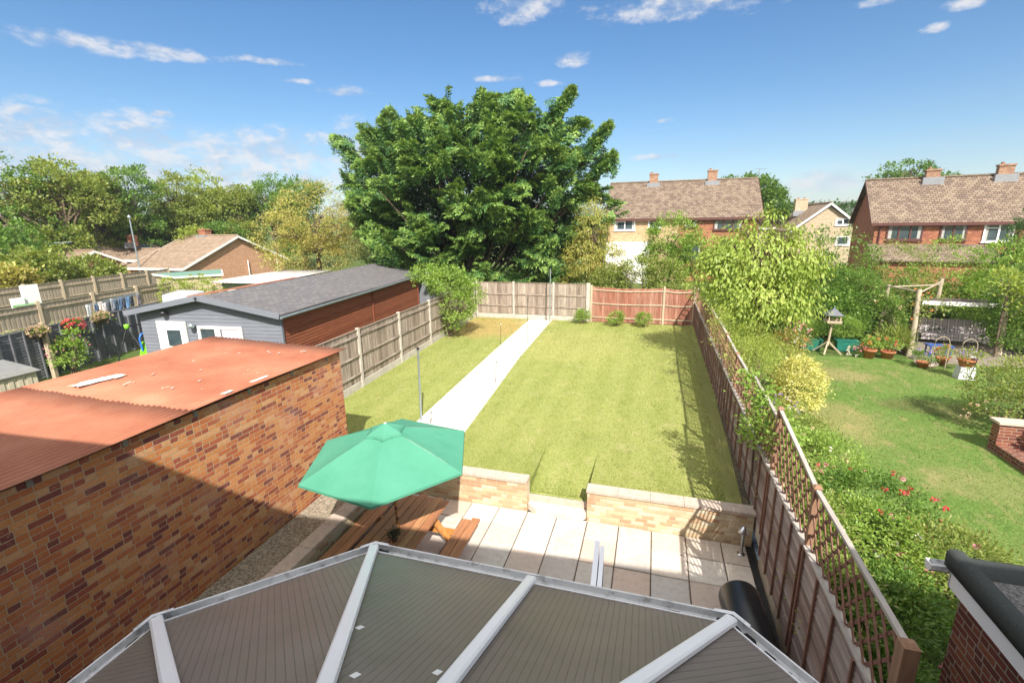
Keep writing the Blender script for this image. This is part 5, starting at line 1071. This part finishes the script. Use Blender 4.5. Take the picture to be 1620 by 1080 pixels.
sg = thing('sheet_stack', (-23.5, 17.5, .4), 'pale sheeted box frame just behind the grey gable peak', 'cold frame'); g = MB(); g.hexa([(-23.7, 17.5, .4), (-21.9, 17.5, .4), (-21.9, 18.7, .4), (-23.7, 18.7, .4)], [(-23.6, 17.6, 2.5), (-22.0, 17.6, 2.5), (-22.0, 18.6, 2.62), (-23.6, 18.6, 2.62)]); g.build('cover', m_plain('frosted', (.45,.50,.50), .5), sg)
# ---------------- houses ----------------
def win(parent, x0, x1, z0, z1, y, fm, n=2, axis='y', curtain=True, face=-1):
    # window on a wall facing -Y (axis y) at y, or facing +X (axis x) at x=y
    def bx(g, a, b, c, d, o0, o1):
        if axis == 'y': g.box(a, b, y-o1, y-o0, c, d)
        else: g.box(y+o0, y+o1, a, b, c, d)
    g = MB(); f = .09
    bx(g, x0, x1, z0, z0+f, .0, .08); bx(g, x0, x1, z1-f, z1, .0, .08)
    for k in range(n+1):
        x = x0+(x1-x0-f)*k/n; bx(g, x, x+f, z0+f+.001, z1-f-.001, .0, .075)
    if n > 1: bx(g, x0+f+.001, x0+(x1-x0-f)/n, z0+(z1-z0)*.68, z0+(z1-z0)*.68+.05, .0, .07)
    w = g.build('window', fm, parent)
    g = MB(); bx(g, x0+.03, x1-.03, z0+.03, z1-.03, .0, .02); g.build('pane', blueglass, w)
    if curtain:
        g = MB(); bx(g, x0+.09, x0+.09+(x1-x0)*.1, z0+.1, z1-.1, .021, .03); g.build('curtain', curtain_m, w)
        g = MB(); bx(g, x1-.09-(x1-x0)*.1, x1-.09, z0+.1, z1-.1, .021, .03); g.build('curtain', curtain_m, w)
    g = MB(); bx(g, x0-.06, x1+.06, z0-.07, z0-.005, .0, .13); g.build('sill', fm, w)
def chimney(parent, x, y, z0, z1, m, pots=1, w=.8, d=.5):
    g = MB(); g.box(x-w/2, x+w/2, y-d/2, y+d/2, z0, z1); g.box(x-w/2-.05, x+w/2+.05, y-d/2-.05, y+d/2+.05, z1, z1+.12); c = g.build('chimney', m, parent)
    g = MB()
    for k in range(pots): g.lathe([(.11, 0), (.12, .04), (.10, .14), (.11, .16), (.001, .16)], (x-w/4+w/2*k, y, z1+.12), 10)
    g.build('chimney_pot', brick_stack, c)
    g = MB(); g.box(x-w/2-.2, x+w/2+.2, y-d/2-.25, y-d/2-.02, z0-.15, z0+.45); g.build('flashing', m_plain('lead_%d_%d' % (int(x), int(y)), (.22,.23,.25), .6), c)
def aerial(parent, x, y, z0, z1, ang=.4):
    g = MB(); g.tube([(x, y, z0), (x, y, z1)], .03, 6); c_, s_ = math.cos(ang), math.sin(ang)
    g.tube([(x-.5*c_, y-.5*s_, z1-.1), (x+.7*c_, y+.7*s_, z1-.1)], .015, 5)
    for k in range(7): t = -.45+.18*k; g.tube([(x+t*c_-.22*s_, y+t*s_+.22*c_, z1-.1), (x+t*c_+.22*s_, y+t*s_-.22*c_, z1-.1)], .008, 4)
    g.build('aerial', galv, parent)
def gable_roof(parent, x0, x1, y0, y1, ze, zr, mat, axis='x', oh=.35, name='roof', trim=None):
    g = MB(); 
    if axis == 'x':
        ym = (y0+y1)/2; k = (zr-ze)/(ym-y0); a = [(x0-oh, y0-oh, ze-k*oh), (x1+oh, y0-oh, ze-k*oh), (x1+oh, ym, zr), (x0-oh, ym, zr)]; b = [(x0-oh, ym, zr), (x1+oh, ym, zr), (x1+oh, y1+oh, ze-k*oh), (x0-oh, y1+oh, ze-k*oh)]
        n1 = Vector((0, -k, 1)).normalized(); n2 = Vector((0, k, 1)).normalized()
    else:
        xm = (x0+x1)/2; k = (zr-ze)/(xm-x0); a = [(x0-oh, y1+oh, ze-k*oh), (x0-oh, y0-oh, ze-k*oh), (xm, y0-oh, zr), (xm, y1+oh, zr)]; b = [(xm, y1+oh, zr), (xm, y0-oh, zr), (x1+oh, y0-oh, ze-k*oh), (x1+oh, y1+oh, ze-k*oh)]
        n1 = Vector((-k, 0, 1)).normalized(); n2 = Vector((k, 0, 1)).normalized()
    g.poly(a, .10, n1); g.poly(b, .10, n2); r = g.build(name, mat, parent)
    g = MB()
    e1 = Vector(a[3]); e2 = Vector(a[2]) ; g.tube([e1+Vector((0, 0, .02)), e2+Vector((0, 0, .02))], .10, 8); g.build('ridge_tiles', mat, r)
    if trim:
        g = MB(); dz = Vector((0, 0, -.1))
        if axis == 'x':
            for xx, s in ((x0-oh-.012, -1), (x1+oh+.012, 1)):
                for p, q in (((y0-oh), ze-k*oh), ((y1+oh), ze-k*oh)): g.beam(Vector((xx, p, q))+dz, Vector((xx, ym, zr))+dz, .02, .2)
            g.box(x0-oh, x1+oh, y0-oh-.03, y0-oh-.005, ze-k*oh-.2, ze-k*oh-.01)
        else:
            for yy in (y0-oh-.012, y1+oh+.012):
                g = MB()
                for p in (x0-oh, x1+oh): g.beam(Vector((p, yy, ze-k*oh))+dz, Vector((xm, yy, zr))+dz, .02, .2)
                if yy > y0: break
                g.build('bargeboard', trim, parent)
        g.build('bargeboard', trim, parent)
    return r
def gwall(parent, x0, x1, y0, y1, z0, ze, zr, mat, axis='x', name='wall'):
    g = MB(); g.box(x0, x1, y0, y1, z0, ze)
    if axis == 'x':
        ym = (y0+y1)/2
        g.poly([(x0, y1, ze), (x0, y0, ze), (x0, ym, zr-.12)], .25, (-1, 0, 0)); g.poly([(x1, y0, ze), (x1, y1, ze), (x1, ym, zr-.12)], .25, (1, 0, 0))
    else:
        xm = (x0+x1)/2
        g.poly([(x0, y0, ze), (x1, y0, ze), (xm, y0, zr-.12)], .25, (0, -1, 0)); g.poly([(x1, y1, ze), (x0, y1, ze), (xm, y1, zr-.12)], .25, (0, 1, 0))
    return g.build(name, mat, parent)
brick_stack = m_brick('brick_chimney', [(.34,.19,.12),(.28,.15,.10),(.38,.23,.15)], (.34,.27,.20), split=.1)
h1 = thing('semi_detached_house', (2, 50, .8), 'pair of two storey semis with buff and red brick halves and one long brown roof', 'house')
g = MB(); g.box(-4.15, 2.05, 46, 54, .3, 6.1); g.build('wall', brick_yel, h1); g = MB(); g.box(2.05, 8.5, 46.003, 54, .3, 6.1); g.poly([(8.5, 46, 6.1), (8.5, 54, 6.1), (8.5, 50, 9.1)], .2, (1, 0, 0)); g.build('wall', brick_red, h1)
gable_roof(h1, -4.1, 8.5, 46, 54, 6.3, 9.45, tile_brown, trim=brownframe)
chimney(h1, -.35, 49.9, 8.9, 10.1, brick_stack, 1); chimney(h1, 4.9, 49.9, 8.9, 10.2, brick_stack, 1); aerial(h1, 8.95, 50.5, 5, 10.4)
win(h1, -3.6, -1.75, 5.0, 6.1, 46, white_m, 2); win(h1, -.6, .5, 5.2, 6.1, 46, white_m, 1); win(h1, 4.95, 7.3, 4.95, 6.1, 46.0, brownframe, 3); win(h1, 2.5, 3.6, 5.2, 6.1, 46.0, brownframe, 1)
win(h1, 5.1, 7.4, 2.4, 3.8, 46.0, brownframe, 3); win(h1, 2.5, 4.1, 2.2, 3.8, 46, brownframe, 2)
g = MB(); g.box(-4.1, -.4, 43.5, 45.99, .3, 3.95); g.build('white_extension', white_p, h1)
g = MB(); g.tube([(-4.2, 45.93, .5), (-4.2, 45.93, 6.0)], .05, 6); g.build('downpipe', brownframe, h1); g = MB(); g.tube([(8.35, 45.93, .5), (8.35, 45.93, 6.0)], .05, 6); g.build('downpipe', brownframe, h1)
h2 = thing('brown_brick_house', (14.9, 40, .6), 'two storey red brick semi with moss flecked brown roof at the right edge', 'house', rz=-.165)
gwall(h2, 14.9, 27, 40, 48, .3, 5.45, 8.35, brick_red); gable_roof(h2, 14.9, 27, 40, 48, 5.65, 8.55, tile_brown, trim=brownframe, oh=.3)
chimney(h2, 18.5, 43.8, 8.1, 9.0, brick_stack, 1); chimney(h2, 22.4, 43.8, 8.1, 9.1, brick_stack, 1)
win(h2, 15.6, 17.6, 4.25, 5.4, 40, brownframe, 3); win(h2, 18.5, 19.9, 4.25, 5.4, 40, brownframe, 2); win(h2, 20.7, 22.2, 4.15, 5.4, 40, white_m, 2); win(h2, 24.2, 26, 4.2, 5.4, 40, white_m, 2)
win(h2, 42.6, 43.5, 4.2, 5.0, 14.9, brownframe, 1, axis='x', curtain=False) if False else None
g = MB(); g.poly([(14.6, 37.6, 3.0), (21.3, 37.6, 3.0), (21.3, 39.99, 4.0), (14.6, 39.99, 4.0)], .1, (0, -.38, .92)); g.build('porch_roof', tile_brown, h2)
g = MB(); g.box(14.9, 21.0, 37.9, 39.98, .3, 3.0); g.build('porch_wall', brick_red, h2); g = MB(); g.tube([(15.2, 39.93, .5), (15.2, 39.93, 5.4)], .05, 6); g.build('downpipe', brownframe, h2)
h3 = thing('cream_bungalow', (17.5, 64, .6), 'cream brick gabled house with white trim between the two brick houses', 'house')
gwall(h3, 14.6, 21.2, 60, 70, .3, 4.6, 7.25, brick_cream, 'y'); gable_roof(h3, 14.6, 21.2, 60, 70, 4.8, 7.45, tile_tan, 'y', trim=white_p); win(h3, 18.6, 20.0, 5.1, 5.8, 60, white_m, 2); win(h3, 18.9, 20.2, 3.0, 3.9, 60, white_m, 1)
chimney(h3, 16.6, 66, 6.3, 8.0, brick_cream, 2, 1.3, .8)
h4 = thing('tan_roofed_house', (11, 68, .6), 'low tan roofed house just visible behind the yellow tree', 'house')
gwall(h4, 7.5, 15.6, 68, 76, .3, 4.8, 7.0, brick_cream); gable_roof(h4, 7.5, 15.6, 68, 76, 5.0, 7.2, tile_tan, trim=white_p)
brick_or = m_brick('brick_orange', [(.56,.28,.16),(.50,.24,.13),(.60,.32,.19)], (.45,.35,.26), split=.1)
h5 = thing('red_brick_bungalow', (-43, 38, .4), 'bungalow with broad tan roof and red brick gable on the left', 'bungalow')
gwall(h5, -46.5, -40, 32.2, 44.4, .2, 2.3, 4.9, brick_or); gable_roof(h5, -46.5, -40, 32.2, 44.4, 2.45, 4.98, tile_tan, trim=white_p, oh=.3); chimney(h5, -44.2, 38.6, 4.6, 5.5, brick_red, 1, .9, .7)
g = MB(); g.tube([(-39.9, 43.2, .4), (-39.9, 43.2, 2.4)], .06, 6); g.build('downpipe', white_p, h5); g = MB(); g.tube([(-39.85, 39.2, .4), (-39.85, 39.2, 2.5)], .05, 6); g.build('downpipe', white_p, h5)
h6 = thing('white_gabled_bungalow', (-54, 33, .4), 'bungalow with two white trimmed gables and solar panels at far left', 'bungalow')
gwall(h6, -60, -49.5, 26.5, 40, .2, 2.4, 4.35, brick_or, 'y'); gable_roof(h6, -60, -49.5, 26.5, 40, 2.5, 4.35, tile_tan, 'y', oh=.3, trim=white_p)
for (y0, y1, zr) in ((28.2, 32.6, 3.95), (34.4, 39.0, 3.75)):
    g = MB(); g.box(-52, -48.1, y0, y1, .2, 2.9); g.poly([(-48.1, y0, 2.9), (-48.1, y1, 2.9), (-48.1, (y0+y1)/2, zr-.1)], .2, (1, 0, 0)); g.build('gable', brick_or, h6); gable_roof(h6, -53.5, -48.1, y0, y1, 2.95, zr, tile_tan, oh=.3, name='gable_roof', trim=white_p)
chimney(h6, -51.5, 36.5, 4.0, 5.0, brick_red, 1); chimney(h6, -56, 31.8, 3.9, 5.2, brick_red, 1)
g = MB(); g.poly([(-54.5, 36.5, 4.1), (-50.7, 36.5, 2.95), (-50.7, 39.7, 2.95), (-54.5, 39.7, 4.1)], .05, (.28, 0, .95)); o = g.build('solar_panel', m_plain('solar', (.16,.20,.27), .15, 0, .05, 1), h6); o.location.z += .14
for (x, y, z1, lb) in ((-45, 25.6, 4.76, 'lamp post with a long flat arm before the dark trees at far left'), (-45, 32.0, 6.7, 'tall plain street pole rising behind the white gabled bungalow')):
    t = thing('street_lamp', (x, y, .4), lb, 'street lamp', 'street lamps by the bungalows'); g = MB(); g.tube([(x, y, .4), (x, y, z1)], [.08, .05], 8); g.build('pole', galv, t)
    g = MB(); g.tube([(x, y, z1), (x+.4, y+1.3, z1+.05)], .04, 6) if z1 < 5 else g.lathe([(.001, 0), (.12, .05), (.15, .25), (.001, .4)], (x, y, z1-.1), 8); g.build('lamp_head', galv, t)
# ---------------- trees ----------------
def tree(name, base, blobs, label, mat, nc, nl, L, Wd, seed, group=None, r=.25, cat='tree', **kw):
    t = thing(name, base, label, cat, group); foliage('crown', mat, t, blobs, nc, nl, L, Wd, seed, **kw)
    top = Vector(blobs[0][0]); trunk(t, Vector(base)-Vector((0, 0, .1)), Vector((base[0]+(top.x-base[0])*.6, base[1]+(top.y-base[1])*.6, top.z)), r, [Vector(c)+Vector((.3*R[0]*math.cos(i*2.4), .3*R[1]*math.sin(i*2.4), .3*R[2])) for c, R in blobs for i in range(3)], bark, seed); return t
# the great conifer
def conifer():
    base = Vector((-12.6, 32.5, .4)); t = thing('conifer', base, 'huge spreading green conifer behind the back fence', 'tree')
    rng = np.random.default_rng(21)
    zk = np.array([1.2, 2.5, 5, 8, 10.5, 12, 13.3, 14.0]); rk = np.array([5.0, 7.4, 8.7, 9.2, 9.1, 8.2, 6.0, 2.0])
    plumes = []; npl = 250
    for i in range(npl):
        z = 1.6+12.0*rng.random()**.8; a = rng.uniform(0, 2*math.pi)
        if rng.random() < .25: a = rng.uniform(3.6, 5.8)
        rr = np.interp(z, zk, rk)*(.68+.36*rng.random()**.7)*(1+.10*math.sin(3*a+1)+.07*math.sin(5*a+z))
        plumes.append((base.x+rr*math.cos(a), base.y+rr*math.sin(a)*.72, z+rng.normal()*.3, rng.uniform(.8, 1.35)))
    for p in [(-10.3, 31.5, 14.1), (-13.8, 31, 13.6), (-17.4, 31, 13.0), (-5.7, 31, 13.1), (-7.9, 31, 13.5), (-21.9, 31, 11.8), (-20.2, 31, 12.1), (-3.0, 31, 9.6), (-3.6, 31, 11.0), (-12.0, 32, 13.6), (-21.8, 31, 9.8), (-4.2, 31, 12.1), (-15.8, 31, 13.1), (-18.9, 31, 12.6), (-9.2, 31.5, 13.5), (-3.6, 31, 8.2), (-21.2, 30.8, 8), (-19.8, 30.5, 6)]: plumes.append((*p, .42)); plumes.append((p[0]+(-12.6-p[0])*.08, p[1], p[2]-.7, .6))
    for p in [(-11.0, 31.2, 14.3), (-9.8, 31.5, 14.0), (-14.6, 31, 14.0), (-5.2, 31, 13.9), (-5.6, 31, 13.4), (-17.9, 31, 13.6), (-8.6, 31, 14.0), (-22.3, 31, 12.2), (-2.6, 31, 10.2), (-2.9, 31, 11.8)]: plumes.append((*p, .28))
    tips = []; dirs = []; 
    for (x, y, z, sz) in plumes:
        up = np.clip((z-3)/11, 0, 1); hd = np.array([x-base.x, y-base.y, 0]); hr = np.linalg.norm(hd); hd /= max(hr, .1)
        pd = unit(hd*(1.0-.35*up)+np.array([0, 0, .28+.75*up**1.3])+rng.normal(size=3)*.22); sd0 = unit(np.cross(pd, [0, 0, 1.])); un = np.cross(sd0, pd)
        for k in range(8):
            o = sd0*rng.normal()*.48*sz+un*rng.normal()*.30*sz-pd*rng.random()*.9*sz
            tips.append(np.array([x, y, z])+o); dirs.append(unit(pd+sd0*np.dot(o, sd0)*.55+rng.normal(size=3)*.26))
    tips = np.array(tips); VP, VD, VN, VT = [], [], [], []; lb = MB()
    for i, tp in enumerate(tips):
        up = np.clip((tp[2]-3)/11, 0, 1); hd = np.array([tp[0]-base.x, tp[1]-base.y, 0]); hr = np.linalg.norm(hd); hd /= max(hr, .1); dr = dirs[i]
        Lb = rng.uniform(1.1, 1.9); s0 = tp-dr*Lb
        if i % 24 == 0: st = np.array([base.x+hd[0]*.6, base.y+hd[1]*.5, max(1.0, tp[2]-hr*(.45+.6*up)-1)]); lb.tube([st, st*.4+s0*.6+[0, 0, -.2], s0, tp], [.10, .06, .035, .008], 5)
        sd_ = unit(np.cross(dr, [0, 0, 1.])); nrm = unit(np.cross(sd_, dr)); m = 20
        roll = rng.normal()*.6; sd2 = sd_*math.cos(roll)+nrm*math.sin(roll); nr2 = unit(np.cross(sd2, dr))
        for j in range(m):
            f = (j+.5)/m; side = 1 if j % 2 else -1; p0 = s0+dr*Lb*f-np.array([0, 0, .18])*f*f*Lb; ln = (.22+.55*(1-f)**.8*min(1, f*3+.25))*rng.uniform(.7, 1.2)
            d2 = unit(dr*.85+sd2*side*(.72-.3*f)+rng.normal(size=3)*.14); k = 8; ff = (np.arange(k)+.4)/k
            pp = p0+d2*ln*ff[:, None]+np.array([0, 0, -.45])*(ff**2)[:, None]*ln
            sgn = np.where(np.arange(k) % 2, 1, -1)[:, None]; sd3 = unit(np.cross(d2, nr2))
            dd = unit(d2*.8+sd3*sgn*.65+rng.normal(size=(k, 3))*.22+np.array([0, 0, -.30])); VP.append(pp); VD.append(dd); VN.append(nr2+rng.normal(size=(k, 3))*.35); VT.append(np.full(k, f)+ff*.5)
    P = np.concatenate(VP); D = np.concatenate(VD); Nn = unit(np.concatenate(VN)); T_ = np.concatenate(VT); s = .8+.5*rng.random(len(P))
    tipm = (T_+rng.normal(size=len(T_))*.15) > .88
    cr = quads_mesh('crown', leaves(P, D, Nn, .21*s, .07*s)[~tipm], L_con, t); quads_mesh('young_growth', leaves(P, D, Nn, .21*s, .07*s)[tipm], L_contip, cr, off=wloc(t))
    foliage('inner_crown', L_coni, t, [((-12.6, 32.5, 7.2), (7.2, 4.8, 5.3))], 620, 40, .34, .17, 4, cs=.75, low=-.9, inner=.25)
    for k in range(5):
        a = k*1.3; e = Vector((base.x+2.4*math.cos(a), base.y+2.2*math.sin(a), 9.5+1.5*math.sin(k*2))); b0 = base+Vector((.5*math.cos(a), .4*math.sin(a), 0)); lb.tube([b0, b0.lerp(e, .3)+Vector((0, 0, .3)), e], [.28, .2, .06], 8)
    lb.build('trunk', bark, t)
conifer()
WG = 'tall woodland trees beyond the bungalows'
spec = [(-55, 28, 12.3, 4.6, L_mid, 'leftmost dark woodland tree running out of frame', 1), (-52.5, 31.5, 12.0, 3.2, L_olive, 'broad tree just right of the leftmost woodland tree', 2), (-61.7, 37.2, 12.3, 3.4, L_mid, 'thin topped tree third from the left in the woodland', 3), (-56, 36.5, 11.4, 2.6, L_olive, 'pale feathery tree with sky gaps beside the thin topped tree', 4),
 (-55.3, 40, 12.7, 4.2, L_mid, 'large full green tree behind the tall street pole', 5), (-55.5, 45, 12.1, 3.3, L_olive, 'yellow green tree with light crown behind the tan roofs', 6), (-56, 50, 12.8, 3.6, L_hebe, 'yellow tinged tall tree above the red brick bungalow', 7), (-52, 50, 11.0, 2.6, L_olive, 'small topped tree in the dip of the woodland skyline', 8), (-49.5, 54, 12.7, 4.8, L_mid, 'rounded green tree at the right end of the woodland', 9), (-43, 51.5, 11.4, 3.0, L_mid, 'darker tree directly behind the yellowing thorn', 10),
 (-62, 30, 10.5, 4.5, L_dark, 'dark tree in the second row at far left', 11), (-62, 45, 10.8, 4.5, L_dark, 'dark tree filling the middle of the wood', 12), (-60, 56, 11.2, 4.5, L_dark, 'dark tree in the back row at the right', 13)]
for i, (x, y, zt, rr, m, lb, sd_) in enumerate(spec):
    rnd = random.Random(sd_*7); bl = [((x, y, zt-rr*.9), (rr*.75, rr*.75, rr*.9))]
    for k in range(7): a = rnd.uniform(0, 6.28); q = rnd.uniform(.45, .85)*rr; zz = rnd.uniform(2.6, zt-rr*.55); bl.append(((x+q*math.cos(a), y+q*math.sin(a), zz), (rr*.55, rr*.55, rr*.50)))
    tree('broadleaf_tree', (x, y, .3), bl, lb, m, 300, 46, .26, .16, 100+i, WG, r=.32, cs=.50, low=-.8, inner=.5)
US = 'shrubs below the woodland'
for i, (x, y, zt, rr, m, lb) in enumerate(((-45, 21.5, 7.2, 3.6, L_mid, 'tall dark green shrub mass at the left frame edge'), (-41.5, 22, 4.6, 2.2, L_olive, 'olive green shrub in front of the lamp post'), (-42.0, 26.2, 3.4, 2.0, L_olive, 'low spreading green shrub above the farther fence'), (-39.5, 19.6, 3.7, 1.5, L_yel, 'orange tinged shrub near the white boards'), (-46, 38.5, 5.6, 1.5, L_hebe, 'small golden tree between the two bungalows'), (-50, 25, 6.0, 3.0, L_dark, 'dark bush behind the lamp post'), (-57, 43, 6.8, 3.5, L_dark, 'dark thicket behind the tan roofs'), (-48, 44, 6.0, 3.2, L_mid, 'green thicket just behind the red brick bungalow ridge'))):
    tree('woodland_shrub', (x, y, .3), [((x, y, (zt+.3)*.5), (rr, rr, zt*.52)), ((x+.4*rr, y-.6*rr, zt*.38), (rr*.7, rr*.7, zt*.38)), ((x-.3*rr, y+.7*rr, zt*.4), (rr*.7, rr*.7, zt*.4))], lb, m, 330, 30, .22, .14, 130+i, US, r=.12, cat='shrub', cs=.36, low=-.6, inner=.7)
tree('thorn_tree', (-24.9, 31.3, .4), [((-24.9, 31.3, 6.0), (3.0, 3.4, 2.9)), ((-25.6, 28.4, 4.6), (2.2, 2.0, 2.2)), ((-24.0, 34.0, 5.2), (2.4, 2.6, 2.6)), ((-24.9, 30.2, 3.2), (2.8, 2.6, 1.9)), ((-24, 35.8, 4.0), (2.2, 2.4, 2.4))], 'yellowing round thorn tree left of the great conifer', L_yel, 1050, 30, .12, .07, 150, r=.2, cs=.32, low=-.8, inner=.7)
tree('thorn_tree', (-21.0, 37.5, .4), [((-21, 37.5, 5.0), (2.6, 2.4, 2.6)), ((-22.5, 36, 3.6), (1.8, 1.8, 2.0))], 'greener tree squeezed between the thorn tree and the conifer', L_mid, 380, 30, .14, .08, 151, r=.16, cs=.34, low=-.8, inner=.7)
tree('drooping_tree', (-3.7, 30.5, .4), [((-3.7, 30.5, 5.2), (1.2, 1.2, 2.0)), ((-4.3, 30.2, 3.6), (1.4, 1.2, 1.4)), ((-2.8, 30.2, 3.1), (1.3, 1.2, 1.5)), ((-3.7, 29.8, 2.3), (1.9, 1.3, 1.1)), ((-1.9, 29.9, 2.5), (1.2, 1.1, 1.1))], 'pale yellow green tree with hanging foliage right of the conifer', L_sumac, 420, 30, .17, .05, 152, r=.1, cs=.28, low=-.8, inner=.65, droop=.75)
tree('laurel', (-.4, 28.6, .4), [((-.6, 28.6, 2.6), (1.4, 1.0, 1.2)), ((.8, 28.6, 2.3), (1.2, 1.0, 1.2)), ((-2.6, 28.9, 2.2), (1.2, 1.0, 1.1))], 'low mixed green shrubs just behind the red brown fence', L_olive, 320, 28, .12, .07, 153, r=.06, cat='shrub', cs=.24, low=-.5, inner=.75)
tree('broadleaf_tree', (1.0, 31.0, .4), [((1.0, 31, 4.6), (1.7, 1.5, 1.6)), ((.6, 30.6, 3.2), (1.6, 1.4, 1.4)), ((2.0, 30.7, 3.4), (1.3, 1.3, 1.4))], 'bright green bushy tree in front of the semi detached houses', L_bright, 420, 28, .13, .08, 154, r=.1, cs=.28, low=-.8, inner=.7)
tree('broadleaf_tree', (3.9, 29.6, .4), [((3.9, 29.6, 3.6), (1.4, 1.3, 1.3)), ((4.8, 29, 2.8), (1.4, 1.3, 1.4))], 'light green tree behind the large leaved yellow tree', L_bright, 300, 28, .14, .08, 155, r=.1, cs=.28, low=-.8, inner=.7)
tree('cherry_tree', (3.9, 18.4, .42), [((3.5, 18.4, 4.4), (1.4, 1.3, 1.1)), ((2.5, 18.3, 3.7), (1.15, 1.1, 1.1)), ((4.7, 18.5, 4.3), (.9, 1.0, .95)), ((3.4, 18.2, 3.1), (1.5, 1.3, 1.0)), ((4.6, 18.3, 3.0), (1.0, 1.0, .9)), ((2.1, 18.6, 4.3), (.6, .7, .55)), ((3.0, 18.4, 5.3), (.3, .3, .55)), ((3.8, 18.5, 5.5), (.28, .3, .55)), ((4.5, 18.5, 5.2), (.3, .3, .5)), ((5.3, 18.4, 4.3), (.4, .4, .5)), ((2.5, 18.3, 4.9), (.3, .3, .4))], 'large yellow green tree with long drooping leaves beyond the trellis fence', L_cherry, 760, 15, .155, .062, 156, r=.09, cs=.34, low=-.9, inner=.45, droop=.8)
MG = 'mixed shrubs at the back of the neighbouring garden'
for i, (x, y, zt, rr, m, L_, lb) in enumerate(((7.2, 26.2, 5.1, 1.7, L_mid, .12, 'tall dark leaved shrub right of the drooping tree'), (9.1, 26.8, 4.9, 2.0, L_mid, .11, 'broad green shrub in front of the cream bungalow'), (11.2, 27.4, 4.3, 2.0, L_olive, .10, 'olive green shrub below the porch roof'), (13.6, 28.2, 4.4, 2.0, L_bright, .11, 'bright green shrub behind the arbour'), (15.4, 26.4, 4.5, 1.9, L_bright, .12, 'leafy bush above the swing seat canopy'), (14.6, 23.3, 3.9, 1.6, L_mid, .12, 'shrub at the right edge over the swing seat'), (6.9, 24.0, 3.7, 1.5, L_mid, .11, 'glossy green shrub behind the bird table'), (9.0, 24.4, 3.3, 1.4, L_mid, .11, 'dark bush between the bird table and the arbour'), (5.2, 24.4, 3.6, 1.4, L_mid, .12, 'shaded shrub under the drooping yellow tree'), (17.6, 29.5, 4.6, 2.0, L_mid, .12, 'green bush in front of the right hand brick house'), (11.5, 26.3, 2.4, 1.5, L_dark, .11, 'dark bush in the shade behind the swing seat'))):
    tree('garden_shrub', (x, y, .42), [((x, y, (zt+.3)*.52), (rr, rr*.9, zt*.5)), ((x+.5*rr, y-.3*rr, zt*.36), (rr*.75, rr*.75, zt*.36)), ((x-.5*rr, y-.2*rr, zt*.4), (rr*.7, rr*.7, zt*.38))], lb, m, 330, 28, L_, L_*.55, 170+i, MG, r=.05, cat='shrub', cs=.26, low=-.6, inner=.75)
tree('sapling', (13.0, 22.3, .42), [((12.9, 22.4, 3.3), (.6, .5, .6)), ((13.5, 22.2, 2.8), (.7, .6, .6)), ((13.9, 22.0, 2.2), (.7, .7, .6))], 'young tree with pale yellow leaves at the right edge', L_hebe, 90, 14, .14, .07, 190, r=.04, cs=.25, inner=.4)
# dark cypress at the right edge
t = thing('cypress', (18.3, 31.5, .4), 'narrow dark cypress at the right edge before the brick house', 'tree')
foliage('crown', L_dark, t, [((18.3, 31.5, 1.6+.55*k), (1.25-.13*k, 1.25-.13*k, .7)) for k in range(8)], 420, 30, .12, .04, 200, cs=.2, low=-.6, inner=.8, updir=1.0); trunk(t, (18.3, 31.5, .3), (18.3, 31.5, 4.6), .12, [], bark, 1)
tree('oak', (32.3, 78.5, .3), [((32, 78.5, 11.6), (3.2, 2.6, 1.6)), ((35.5, 78, 10.2), (2.6, 2.2, 1.1)), ((29.4, 78.5, 10.6), (2.2, 2.0, .8)), ((33.5, 79, 9.6), (3.5, 3, 1.5))], 'sparse crowned oak rising behind the right hand brick roof', L_mid, 150, 30, .34, .22, 201, r=.35, cs=.5, inner=.5)
tree('broadleaf_tree', (12.0, 69, .3), [((12.0, 69, 8.8), (3.4, 3, 3.0)), ((13.8, 69, 7.2), (2.6, 2.4, 2.6)), ((9.5, 69.5, 8.6), (2.6, 2.4, 2.3))], 'round green tree behind the right end of the semi detached roof', L_mid, 300, 34, .34, .22, 202, r=.3, cs=.5, inner=.65)
tree('broadleaf_tree', (30, 118, .3), [((30, 118, 6), (7, 5, 3.6)), ((40, 120, 5.5), (7, 5, 3.6)), ((20, 119, 5.2), (6, 5, 3.2))], 'distant dark tree line left of the sparse oak', L_dark, 260, 34, .6, .4, 203, r=.3, cs=.9, inner=.7)
# far wood: one mass beyond the houses
rng = np.random.default_rng(77); blobs = []
for k in range(70):
    a = -1.05+k*.028+rng.normal()*.004; r_ = 150+rng.random()*60
    blobs.append(((r_*math.sin(a), r_*math.cos(a), 3.2+rng.random()*1.2), (9, 7, 3.6)))
o = foliage('distant_woodland', L_mid, None, blobs, 1500, 26, .9, .6, 300, cs=1.3, low=-.2, inner=.8); tag(o, 'distant line of trees along the horizon behind all the houses', 'woodland', kind='stuff')
# ---------------- haze ----------------
hz_m = bpy.data.materials.new('haze'); hz_m.use_nodes = True; t_ = hz_m.node_tree; t_.nodes.clear()
vp_ = N(t_, 'ShaderNodeVolumePrincipled'); vp_.inputs['Color'].default_value = (.82, .90, 1, 1); vp_.inputs['Density'].default_value = .0004; vp_.inputs['Anisotropy'].default_value = .2
oo = N(t_, 'ShaderNodeOutputMaterial'); LK(t_, vp_.outputs[0], oo.inputs['Volume'])
g = MB(); g.box(-1150, 1150, -60, 1150, -1.2, 62); o = g.build('haze', hz_m); tag(o, 'thin blue haze lying over the far hills', 'haze', kind='stuff')
